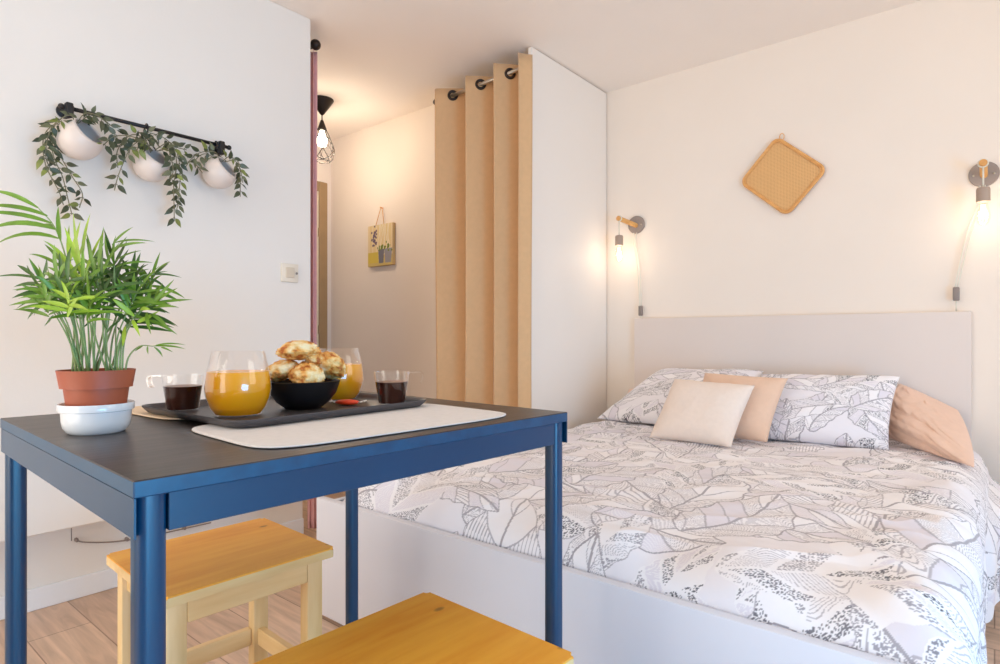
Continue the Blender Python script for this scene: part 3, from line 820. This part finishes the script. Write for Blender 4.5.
# ================================================================== IVY RAIL AND POTS
XR = -2.24
rail = thing('plant_rail', 'black iron wall rail with end brackets carrying three ivy pots', 'rail', (-2.29, .84, 1.618))
bm = NB(); tube(bm, [(.05,-.268,0), (.05,.262,0)], .0065, 12); obj('bar', bm, M_black, rail, True)
for s, y in ((-1,-.248), (1,.232)):
    bm = NB(); lathe(bm, [(0,0), (.022,0), (.022,.006), (.010,.010), (.009,.042), (.013,.046), (.014,.056), (0,.060)], 20, M=Matrix.Translation((0,y,0)) @ Matrix.Rotation(PI/2, 4, 'Y'))
    br = obj('bracket', bm, M_black, rail, True, 40)
    bm = NB(); box(bm, .036, .062, y-.010, y+.010, -.034, .016, .004, 2); obj('rail_clamp', bm, M_black, br)
    bm = NB(); bmesh.ops.create_uvsphere(bm, u_segments=14, v_segments=8, radius=.009, matrix=Matrix.Translation((.05,-.268 if s < 0 else .262,0))); obj('finial', bm, M_black, br, True)

def leaf(bm, base, d, nrm, L, W, mi=0, curl=.15, n=4, fold=.15, prof=None):
    """pointed leaf: strip with folded midrib"""
    d = d.normalized(); side = d.cross(nrm)
    if side.length < 1e-5: side = d.cross(Vector((1,0,0)))
    side.normalize(); up = side.cross(d).normalized()
    rows = []
    for i in range(n+1):
        t = i/n
        w = W/2*(prof(t) if prof else math.sin(PI*min(1, t*.94+.05))**.8)
        p = base+d*(L*t)-up*(curl*L*t*t)
        if i == n: rows.append([bm.verts.new(p)])
        else: rows.append([bm.verts.new(p+side*w+up*w*fold), bm.verts.new(p), bm.verts.new(p-side*w+up*w*fold)])
    for i in range(n):
        a, b = rows[i], rows[i+1]
        if len(b) == 1: fs = [(a[0], a[1], b[0]), (a[1], a[2], b[0])]
        else: fs = [(a[0], a[1], b[1], b[0]), (a[1], a[2], b[2], b[1])]
        for f in fs:
            F = bm.faces.new(f); F.material_index = mi; F.smooth = True

def rv(s=1): return Vector((random.uniform(-s,s), random.uniform(-s,s), random.uniform(-s,s)))

def ivy_vine(parent, pts, leafL=.033, dens=.023, origin=Vector((0,0,0)), fresh=.15):
    """pts in world coordinates"""
    path = smooth_path([Vector(p)-origin for p in pts], 8)
    bm = NB(); tube(bm, path, .0016, 5)
    for f in bm.faces: f.material_index = 3
    acc = 0; s = 1
    for a, b in zip(path, path[1:]):
        acc += (b-a).length
        if acc > dens:
            acc = 0; s = -s
            t = (b-a).normalized(); out = Vector((1,0,0))
            side = t.cross(out)
            if side.length < .1: side = Vector((0,1,0))
            side.normalize()
            for q in ((s,) if random.random() < .35 else (1,-1)):
                dd = side*q*random.uniform(.6,1.1)+t*random.uniform(.2,.9)+Vector((0,0,-.35))+out*random.uniform(0,.6)
                L = leafL*random.uniform(.7,1.1); rr = random.random()
                mi = 2 if rr < fresh else (1 if rr < .45 else 0)
                st = dd.normalized()*.008; bp_ = a+st
                tube(bm, [a, bp_], .0009, 4)
                leaf(bm, bp_, dd, out+rv(.6), L, L*.5, mi, random.uniform(0,.3), 5, .2, lambda t_: max(.06, math.sin(PI*min(1,.08+t_*.92)**.72))**1.15)
    bmv = obj('vine', bm, M_ivy+[M_ivyst], parent, False)
    return bmv

def wpt(y, z, x=.09): return (-2.29+x, y, z)
def planter(c, R, rot, label, vines, hook_y):
    c = Vector(c)
    t = thing('hanging_planter', label, 'hanging plant', c, 0, 'ivy pots on the iron rail')
    # round pot, open at the tilted top
    prof = []
    for k in range(0, 17):
        a = -PI/2+(PI/2+math.radians(42))*k/16
        prof.append((R*math.cos(a) if k else 0, R*math.sin(a)))
    rim_r, rim_z = prof[-1]
    inner = [(max(0, (R-.005)*math.cos(-PI/2+(PI/2+math.radians(41))*k/16)) if k else 0, (R-.005)*math.sin(-PI/2+(PI/2+math.radians(41))*k/16)) for k in range(16, -1, -1)]
    bm = NB(); lathe(bm, prof+inner, 36, M=rot); obj('pot', bm, M_potw, t, True)
    bm = NB(); lathe(bm, [(0,-.55*R), ((R-.006)*.80,-.55*R)], 24, M=rot); obj('soil', bm, M_soil, t)
    # wire hook from the rail
    ry = hook_y-c.y
    top = Vector((.05+2.29-2.29-(c.x+2.29), ry, 1.618-c.z))
    rim = rot @ Vector((0,0,rim_z))
    bm = NB(); tube(bm, smooth_path([rim+(rot @ Vector((-rim_r*.9,0,0))), top+Vector((-.016,0,-.02)), top+Vector((-.011,0,.004)), top+Vector((0,0,.0115)), top+Vector((.0115,0,.002)), top+Vector((.010,0,-.022))], 6), .0024, 6)
    obj('hook', bm, M_black, t, True)
    for v in vines: ivy_vine(t, v, origin=c)
    return t
tilt = lambda a, b: Matrix.Rotation(math.radians(a), 4, Vector((-math.sin(math.radians(b)), math.cos(math.radians(b)), 0)))
planter((-2.215,.613,1.520), .063, tilt(56,34), 'left ivy pot on the rail, with the longest hanging vines',
  [[wpt(.60,1.555,.09), wpt(.575,1.575,.12), wpt(.535,1.53,.10), wpt(.525,1.45,.08), wpt(.545,1.40,.07)],
   [wpt(.60,1.55,.06), wpt(.555,1.56,.07), wpt(.55,1.47,.05), wpt(.575,1.40,.05), wpt(.59,1.33,.05), wpt(.60,1.285,.05)],
   [wpt(.61,1.545,.05), wpt(.57,1.50,.02), wpt(.60,1.42,.03), wpt(.63,1.36,.04), wpt(.62,1.31,.05)],
   [wpt(.60,1.56,.08), wpt(.625,1.60,.10), wpt(.665,1.585,.12), wpt(.70,1.555,.10), wpt(.715,1.53,.09)],
   [wpt(.61,1.57,.07), wpt(.645,1.605,.09), wpt(.675,1.59,.10), wpt(.69,1.57,.12)],
   [wpt(.58,1.55,.07), wpt(.545,1.545,.09), wpt(.52,1.50,.08), wpt(.525,1.42,.08), wpt(.56,1.35,.07), wpt(.575,1.31,.06)]], .60)
planter((-2.215,.822,1.487), .057, tilt(48,20), 'middle ivy pot on the rail, mostly covered by its leaves',
  [[wpt(.81,1.52,.10), wpt(.78,1.55,.13), wpt(.745,1.52,.12), wpt(.725,1.46,.10), wpt(.715,1.42,.09), wpt(.705,1.375,.09)],
   [wpt(.82,1.53,.09), wpt(.77,1.565,.11), wpt(.735,1.55,.11), wpt(.71,1.50,.10), wpt(.715,1.45,.09)],
   [wpt(.82,1.53,.11), wpt(.86,1.56,.13), wpt(.88,1.50,.13), wpt(.875,1.42,.12), wpt(.88,1.36,.11), wpt(.885,1.30,.10)],
   [wpt(.83,1.53,.10), wpt(.88,1.545,.12), wpt(.90,1.47,.11), wpt(.90,1.40,.10), wpt(.893,1.34,.10)],
   [wpt(.82,1.53,.08), wpt(.79,1.58,.10), wpt(.84,1.575,.12), wpt(.885,1.56,.10), wpt(.93,1.56,.09)],
   [wpt(.80,1.53,.12), wpt(.75,1.55,.13), wpt(.70,1.545,.11), wpt(.67,1.51,.10)],
   [wpt(.83,1.54,.12), wpt(.80,1.56,.14), wpt(.77,1.53,.14), wpt(.75,1.50,.12)],
   [wpt(.83,1.53,.12), wpt(.85,1.53,.14), wpt(.865,1.47,.14), wpt(.86,1.43,.13)]], .815)
planter((-2.215,1.053,1.508), .058, tilt(56,34), 'right ivy pot on the rail, with short sparse vines',
  [[wpt(1.05,1.545,.09), wpt(1.02,1.57,.11), wpt(.975,1.56,.10), wpt(.945,1.53,.09), wpt(.93,1.50,.08)],
   [wpt(1.05,1.55,.08), wpt(1.00,1.565,.08), wpt(.965,1.53,.08), wpt(.985,1.49,.09)],
   [wpt(1.06,1.545,.10), wpt(1.10,1.555,.12), wpt(1.115,1.50,.11), wpt(1.12,1.46,.10), wpt(1.125,1.43,.09)],
   [wpt(1.06,1.55,.08), wpt(1.085,1.57,.10), wpt(1.12,1.53,.10), wpt(1.135,1.485,.09)]], 1.052)

# ================================================================== POTTED PALM
A_ = math.radians(39.5)
PC = (-.985, .2937)
cp = tag(None or obj('cachepot', (lambda bm: (lathe(bm, [(0,.001), (.036,.001), (.0375,0), (.0395,.001), (.0425,.004), (.0465,.010), (.0482,.018), (.0492,.032), (.0492,.0335), (.0525,.0345), (.0535,.044), (.0525,.0455), (.051,.044), (.0475,.034), (.0450,.014), (.040,.008), (0,.007)], 56), bm)[1])(NB()), M_ceram, None, True, 50), 'small pale ceramic dish under the terracotta pot on the table', 'cachepot')
cp.location = (*PC, TZ); cp.scale = (.87,.87,.92)
palm = thing('potted_palm', 'feathery green parlour palm in a terracotta pot on the table', 'potted plant', (*PC, TZ+.0105), A_)
PB, PT = .0, .082
bm = NB(); lathe(bm, [(0,0), (.037,0), (.038,.002), (.0455,.058), (.0505,.058), (.0505,.060), (.0545,.083), (.055,.085), (.052,.085), (.0495,.060), (.044,.058), (.0365,.004), (0,.004)], 56)
po_ = obj('pot', bm, M_terra, palm, True, 35); po_.scale = (.87,.87,.92)
bm = NB(); lathe(bm, [(0,.070), (.025,.069), (.0435,.067)], 30); obj('soil', bm, M_soil, palm, True)
SZ = .068
def px(x, y): return ((x-95)/690, (371-y)/690)
def blade(bm, a, m, b, W, nrm=Vector((0,-1,.4)), n=8):
    """lanceolate leaflet along the quadratic curve a-m-b"""
    rows = []
    for i in range(n+1):
        t = i/n; p = (1-t)**2*a+2*t*(1-t)*m+t*t*b; d = (2*(1-t)*(m-a)+2*t*(b-m)).normalized()
        sd = d.cross(nrm); sd = sd.normalized() if sd.length > .05 else Vector((1,0,0)); up = sd.cross(d)
        w = W/2*max(.12, math.sin(PI*min(1, .05+t*.95)**.8))**.9
        if i == n: rows.append([bm.verts.new(p)])
        else: rows.append([bm.verts.new(p+sd*w+up*w*.3), bm.verts.new(p), bm.verts.new(p-sd*w+up*w*.3)])
    for a_, b_ in zip(rows, rows[1:]):
        if len(b_) == 1: fs = [(a_[0], a_[1], b_[0]), (a_[1], a_[2], b_[0])]
        else: fs = [(a_[0], a_[1], b_[1], b_[0]), (a_[1], a_[2], b_[2], b_[1])]
        for f in fs: bm.faces.new(f).smooth = True
def L3(q, y=0): x, z = px(*q); return Vector((x, y, z+SZ))
def TF(stem, leaves, mi=0, y=(0, 0), W=.0085, r=.0014):
    W *= .62
    bx0 = stem[0][0]; stem = [((68+(bx0-76)*1.25) if bx0 < 98 else (104+(bx0-98)*1.3), stem[0][1])]+list(stem[1:])
    """frond whose stem and leaflets follow the photographed sprays; y = depth at foot and tip"""
    ns = len(stem)
    pts = smooth_path([L3(q, y[0]+(y[1]-y[0])*i/(ns-1)) for i, q in enumerate(stem)], 5)
    bm = NB(); tube(bm, pts, [r*(1-.55*i/(len(pts)-1)) for i in range(len(pts))], 6)
    for f in bm.faces: f.material_index = 1
    for a, b, sag in leaves:
        yy = y[1]+random.uniform(-.012,.012)
        A, B = L3(a, y[1]), L3(b, yy+random.uniform(-.02,.02)); M = (A+B)/2+Vector((0, random.uniform(-.008,.008), sag/690))
        blade(bm, A, M, B, W*random.uniform(.85,1.15), Vector((random.uniform(-.3,.3), -1, random.uniform(.2,.8))))
    return obj('frond', bm, [M_palm[mi], M_palmst], palm, False)
# the upper-left arch
TF([(86,371),(80,320),(66,255),(55,224),(40,206)], [((40,206),(-6,190),8),((49,214),(-8,209),10),((53,221),(-8,216),10),((57,227),(-4,232),14),((60,236),(-3,246),16),((62,238),(58,204),0),((56,226),(34,222),4)], 0, (0,-.005), .0115)
# crown blades
TF([(90,371),(84,320),(74,262)], [((74,262),(64,221),0),((74,258),(79,217),-2),((76,268),(56,240),6),((78,272),(92,232),2)], 1, (0,-.01), .010)
TF([(92,371),(90,320),(88,268)], [((88,268),(86,213),0),((88,262),(97,213),4),((88,272),(74,226),2),((90,275),(106,230),3),((90,285),(72,252),5)], 1, (0,-.015), .010)
TF([(95,371),(98,320),(106,270)], [((106,270),(105,224),0),((106,265),(112,238),0),((104,275),(92,236),2),((106,280),(124,240),4),((104,285),(88,262),4)], 0, (0,-.02), .010)
# upper right spray
TF([(98,371),(104,320),(112,285),(112,262)], [((110,242),(131,224),2),((111,240),(143,236),4),((110,246),(145,240),4),((112,258),(138,247),4),((113,264),(145,258),5),((112,262),(118,233),0),((111,250),(120,232),1)], 0, (0,0), .0075)
TF([(100,371),(108,325),(126,275),(140,268)], [((140,268),(163,259),2),((138,269),(163,271),3),((130,272),(150,285),6),((126,275),(146,264),4),((120,284),(140,300),6)], 2, (0,.03), .007)
# far right spray
TF([(108,371),(122,335),(140,308),(152,300)], [((152,302),(176,276),0),((153,300),(183,285),2),((154,299),(187,295),1),((154,304),(185,304),3),((152,310),(177,326),4),((150,316),(174,330),5),((150,302),(149,278),0),((156,300),(156,278),0),((148,308),(160,330),3)], 0, (0,-.01), .0085)
TF([(106,371),(120,338),(136,314),(146,306)], [((146,306),(158,306),2),((143,318),(156,306),-3),((138,316),(150,332),4),((132,322),(122,342),4),((140,312),(128,296),3)], 1, (0,-.02), .010)
# low right spray
TF([(112,371),(126,352),(137,341),(150,341)], [((150,341),(183,344),3),((153,340),(176,340),3),((145,341),(146,349),0),((151,342),(157,352),1),((158,342),(170,347),2),((140,341),(136,346),0)], 0, (0,.0), .0045, .0014)
# left sprays
TF([(82,371),(70,335),(58,300),(44,276)], [((44,276),(7,275),6),((40,274),(20,262),3),((46,282),(22,284),5),((50,288),(24,288),6),((52,292),(34,300),4),((52,290),(60,260),2),((46,278),(52,255),2),((56,298),(32,312),5)], 2, (0,-.01), .0085)
TF([(84,371),(74,330),(64,290),(60,262)], [((60,262),(40,240),3),((60,266),(24,250),8),((62,275),(38,262),4),((62,262),(72,240),0),((63,280),(80,262),3),((64,285),(46,284),4)], 0, (0,.01), .0085)
TF([(80,371),(70,342),(55,318),(38,296)], [((38,296),(25,287),3),((40,298),(31,300),2),((45,306),(60,296),2),((50,312),(42,316),3),((58,322),(58,329),0)], 0, (0,.02), .005, .0014)
TF([(86,371),(76,335),(66,306),(60,290)], [((60,290),(36,296),5),((62,294),(40,306),5),((64,300),(46,316),5),((60,290),(58,266),1),((64,298),(84,284),3),((68,312),(50,322),4)], 2, (0,-.03), .010)
# the dark dense heart
def heart(bx, cx, cz, tx, tz, mi, y, W=.0095, L=36, n=11, sp=(12,85)):
    tz -= 10; st = [(bx,371),(cx,cz),(tx,tz)]; lv = []
    base = math.atan2(-(tz-cz), tx-cx)
    for k in range(n):
        t = k/n; ax, az = tx+(cx-tx)*t*.55, tz+(cz-tz)*t*.55
        q = 1 if k % 2 else -1
        an = base+q*math.radians(random.uniform(*sp)); l = L*random.uniform(.7,1.1)
        lv.append(((ax, az), (ax+math.cos(an)*l, az-math.sin(an)*l*.9+6), random.uniform(1,7)))
    lv.append(((tx, tz), (tx+math.cos(base)*L*.9, tz-math.sin(base)*L*.9), 2))
    TF(st, lv, mi, (0, y), W)
for a in ((78,70,325,60,296,2,.01), (90,86,320,80,270,0,.02), (97,104,318,108,270,2,.01), (100,112,322,128,284,0,.05), (104,118,330,138,300,0,-.01), (82,76,326,66,300,0,-.03), (94,96,318,96,272,0,.03), (110,122,336,132,318,2,0), (84,78,322,72,292,2,-.02), (88,84,325,80,288,0,-.045), (92,92,322,92,290,2,-.05), (96,100,325,104,292,0,-.045), (100,108,328,116,298,2,-.03), (88,86,318,84,280,2,.03),
          (96,102,320,112,286,2,.04), (104,116,330,130,304,2,.02), (80,72,332,62,308,2,.03), (92,94,332,98,306,1,-.06), (86,80,332,74,308,0,-.055), (100,106,335,112,312,0,-.05), (94,98,318,102,282,2,.06)):
    heart(*a)
TF([(76,371),(72,350),(68,318)], [((68,318),(62,296),1),((68,322),(80,304),2)], 2, (.01,.03), .006, .0014)
TF([(104,371),(107,345),(105,312)], [((105,312),(98,292),1),((105,318),(118,306),2),((106,322),(110,338),2)], 2, (.01,.02), .006, .0014)
TF([(106,371),(110,350),(114,325)], [((114,325),(108,306),1),((114,328),(124,316),2)], 2, (.0,-.02), .006, .0014)

# ================================================================== TABLE SETTING
def placemat(c, w, d, rz, m, label, seed):
    n = 60; U, V = np.meshgrid(np.linspace(-1,1,n), np.linspace(-1,1,n))
    e = 6.0
    # rounded-rectangle disc map
    r = np.maximum(np.abs(U), np.abs(V)); nrm = (np.abs(U)**e+np.abs(V)**e)**(1/e); f = np.where(nrm > 0, r/np.maximum(nrm, 1e-6), 1)
    X = U*f*w/2; Y = V*f*d/2; Z = .0012+.0008*fbm(X, Y, 12, seed)
    Z = np.clip(Z, .0006, .003)
    o = grid_obj('placemat', np.stack([X, Y, Z], -1), m)
    so = o.modifiers.new('thick', 'SOLIDIFY'); so.thickness = .0016; so.offset = 1
    o.location = (c[0], c[1], TZ+.0005); o.rotation_euler = (0,0,rz)
    tag(o, label, 'placemat', 'placemats under the tray')
placemat((-.775,.598), .275, .455, math.radians(-3), M_matg, 'grey-white placemat under the front edge of the tray', 4)
placemat((-1.135,.628), .275, .46, math.radians(1), M_matb, 'tan placemat at the back left, under the espresso cup end of the tray', 6)

TRZ = TZ+.0034
tray = thing('serving_tray', 'dark grey square serving tray with a flared rim', 'tray', (-.99,.602,TRZ), math.radians(1.5))
bm = NB(); TWd, TDd = .338, .390
rings = []
for w, z in ((.94,0), (.965,.002), (.985,.007), (1.0,.0115), (1.0,.0135), (.985,.0125), (.962,.007), (.935,.0022)):
    rings.append([bm.verts.new((x, y, z)) for x, y in rrect(TWd-.4*(1-w), TDd-.4*(1-w), .030, 8)])
for a, b in zip(rings, rings[1:]):
    for k in range(len(a)): bm.faces.new((a[k], a[(k+1) % len(a)], b[(k+1) % len(a)], b[k]))
bm.faces.new(rings[0][::-1]); bm.faces.new(rings[-1])
obj('tray_body', bm, M_tray, tray, True, 60)
IZ = TRZ+.0023

def juice_glass(x, y, label):
    t = thing('juice_glass', label, 'glass', (x, y, IZ), 0, 'stemless glasses of orange juice')
    po = [(0,0), (.034,0), (.0375,.003), (.0435,.014), (.0495,.030), (.0515,.042), (.051,.056), (.0480,.076), (.0425,.099), (.0405,.106)]
    pi = [(.0393,.106), (.0412,.099), (.0466,.076), (.0495,.056), (.0500,.042), (.0480,.031), (.0420,.016), (.034,.006), (0,.0055)]
    bm = NB(); lathe(bm, po+pi, 56); obj('glass_bowl', bm, M_glass, t, True, 60)
    pj = [(0,.0022), (.034,.0026), (.0405,.011), (.0430,.0155), (.0484,.031), (.0504,.042), (.0499,.056), (.0474,.0725), (0,.0725)]
    bm = NB(); lathe(bm, pj, 48); obj('juice', bm, M_juice, t, True, 40)
    return t
juice_glass(-.968, .492, 'glass of orange juice at the near side of the tray, left of the bowl')
juice_glass(-1.052, .748, 'glass of orange juice behind the bowl of pastries')

def espresso(x, y, ha, label):
    t = thing('espresso_cup', label, 'cup', (x, y, IZ), ha, 'clear glass cups of black coffee')
    po = [(0,0), (.0245,0), (.0258,.002), (.0285,.020), (.0325,.046), (.0345,.062)]
    pi = [(.0333,.0625), (.0313,.046), (.0272,.020), (.0245,.006), (0,.0055)]
    bm = NB(); lathe(bm, po+pi, 44); obj('cup_glass', bm, M_glass, t, True, 60)
    bm = NB(); lathe(bm, [(0,.0024), (.0247,.0028), (.0275,.020), (.0312,.043), (0,.043)], 40)
    for f in bm.faces:
        f.material_index = 1 if f.calc_center_median().z > .0425 else 0
    obj('coffee', bm, [M_coffee, M_coffeet], t, True, 40)
    # flat ribbon handle leaving the rim and hooking down
    bm = NB(); path = smooth_path([(.0335,0,.060), (.046,0,.0612), (.056,0,.060), (.0600,0,.055), (.0575,0,.044), (.055,0,.040)], 5)
    ra = []
    for i, p in enumerate(path):
        d = (path[min(i+1, len(path)-1)]-path[max(i-1, 0)]).normalized(); nn = Vector((-d.z, 0, d.x))
        ra.append([bm.verts.new(p+Vector((0,s1*.007,0))+nn*(s2*.0012)) for s1, s2 in ((1,1), (1,-1), (-1,-1), (-1,1))])
    for a, b in zip(ra, ra[1:]):
        for k in range(4): bm.faces.new((a[k], a[(k+1) % 4], b[(k+1) % 4], b[k]))
    bm.faces.new(ra[0][::-1]); bm.faces.new(ra[-1])
    obj('handle', bm, glass_mat('handle_glass', lo=.12, hi=.8), t, True, 50)
    return t
espresso(-1.110, .463, A_+PI, 'glass cup of black coffee at the left corner of the tray')
espresso(-.902, .764, A_+.1, 'glass cup of black coffee at the right corner of the tray')

BX, BY = -.970, .614
bowl = thing('pastry_bowl', 'black bowl heaped with golden pastries on the tray', 'bowl', (BX, BY, IZ))
bm = NB(); lathe(bm, [(0,0), (.030,0), (.033,.002), (.046,.012), (.058,.028), (.064,.046), (.0655,.050), (.0635,.0505), (.0615,.046), (.0555,.030), (.044,.015), (.030,.007), (0,.006)], 56)
obj('bowl_body', bm, M_bowl, bowl, True, 60)
def pastry(x, y, z, R, h, seed, label, tilt_=(0,0,0)):
    bm = NB(); bmesh.ops.create_icosphere(bm, subdivisions=5, radius=1)
    for v in bm.verts:
        c = v.co.normalized(); nz_ = mnoise.fractal(c*1.7+Vector((seed*3.1,0,0)), 1, 2, 4)
        n2 = mnoise.fractal(c*5+Vector((0,seed*1.7,0)), 1, 2, 3)
        k = 1+.10*nz_+.09*n2+.05*mnoise.fractal(c*11+Vector((seed,0,0)), 1, 2, 2)
        zz = c.z*h*(1.0 if c.z > 0 else .75)
        fl = 1.0+.10*(1-abs(c.z))
        v.co = Vector((c.x*R*k*fl, c.y*R*k*fl, zz*k))
    o = obj('pastry', bm, M_pastry, None, True)
    o.location = (x, y, z); o.rotation_euler = tilt_
    tag(o, label, 'pastry', 'golden pastries in the black bowl')
    return o
fwv = Vector((-math.sin(A_), math.cos(A_))); rtv = Vector((math.cos(A_), math.sin(A_)))
def bp(r, f): return (BX+rtv.x*r+fwv.x*f, BY+rtv.y*r+fwv.y*f)
zb_ = IZ
pastry(*bp(-.036,-.006), zb_+.0665, .030, .020, 1, 'pastry at the left of the heap, resting on the bowl rim', (.15,-.25,.3))
pastry(*bp(.014,-.022), zb_+.060, .028, .022, 2, 'pastry at the front of the heap, in the middle of the bowl', (.35,.05,1))
pastry(*bp(.044,.014), zb_+.076, .028, .022, 3, 'pastry at the right of the heap, tilted against the juice glass', (.1,.85,2))
pastry(*bp(-.008,-.002), zb_+.103, .034, .020, 4, 'topmost pastry of the heap', (.0,-.08,.5))
pastry(*bp(.000,.034), zb_+.066, .029, .020, 5, 'pastry at the back of the heap, glimpsed under the topmost one', (-.2,0,3))
pastry(*bp(.020,.010), zb_+.088, .022, .016, 6, 'small pastry wedged between the topmost and the right-hand one', (.1,.4,1.4))
pastry(*bp(-.002,.004), zb_+.030, .026, .017, 7, 'pastry deep in the bowl under the others', (0,0,0))

pk = thing('candy_packet', 'small red and white wrapped sweet on the tray beside the bowl', 'sweet', (-.945, .692, IZ+.0005), A_-.1)
bm = NB(); bmesh.ops.create_uvsphere(bm, u_segments=20, v_segments=10, radius=1)
for v in bm.verts: v.co = Vector((v.co.x*.024, v.co.y*.013, v.co.z*.0055+.0055))
obj('sweet', bm, mat('red_foil', (236,66,26), .3, var=.1, scale=60), pk, True)
for s in (-1, 1):
    bm = NB(); vs = []
    rows = [[bm.verts.new((s*(.021+.014*i/3), (-1+2*j/4)*(.004+.006*i/3), .004+.002*((i+j) % 2)+.003*i/3)) for j in range(5)] for i in range(4)]
    for i in range(3):
        for j in range(4): bm.faces.new((rows[i][j], rows[i][j+1], rows[i+1][j+1], rows[i+1][j]))
    o = obj('wrapper_end', bm, mat('white_wrapper', (240,232,226), .4), pk, label='white twisted wrapper end'); so = o.modifiers.new('t', 'SOLIDIFY'); so.thickness = .0004

# ================================================================== LIGHT
def area(name, loc, rot, sx, sy, e, col):
    L = bpy.data.lights.new(name, 'AREA'); L.shape = 'RECTANGLE'; L.size = sx; L.size_y = sy; L.energy = e; L.color = col
    o = link(bpy.data.objects.new(name, L)); o.location = loc; o.rotation_euler = rot
    return o
area('blue_fill_low', (1.83, .25, .54), (0, math.radians(90), 0), .95, 1.1, 47, (.15,.55,1.0))  # added low lamp, strong blue to tint the bed end and table front
area('warm_fill_right', (1.83, 1.8, 1.52), (0, math.radians(90), 0), 1.1, 1.4, 12, (1.0,.86,.68))  # added warm fill from the right, balances the blue lamp
area('warm_fill_rear', (-1.15, -1.95, 1.15), (math.radians(101), 0, 0), 1.9, 2.0, 38, (1.0,.885,.73))  # added warm fill from behind the camera
w = bpy.data.worlds.new('World'); S.world = w; w.use_nodes = True
w.node_tree.nodes['Background'].inputs[0].default_value = (.75,.86,1,1); w.node_tree.nodes['Background'].inputs[1].default_value = .8

# ================================================================== CAMERA
cam = bpy.data.cameras.new('camera'); cam.sensor_width = 36; cam.lens = 600/1000*36; cam.shift_y = .005
cam.clip_start = .02
co = link(bpy.data.objects.new('camera', cam)); co.location = (0,0,HC); co.rotation_euler = (PI/2, 0, A_)
S.camera = co
S.view_settings.view_transform = 'Standard'; S.view_settings.look = 'None'; S.view_settings.gamma = 1
S.view_settings.use_curve_mapping = False; S.view_settings.exposure = 0.24
S.cycles.use_denoising = True
S.cycles.max_bounces = 10; S.cycles.diffuse_bounces = 6; S.cycles.transparent_max_bounces = 16
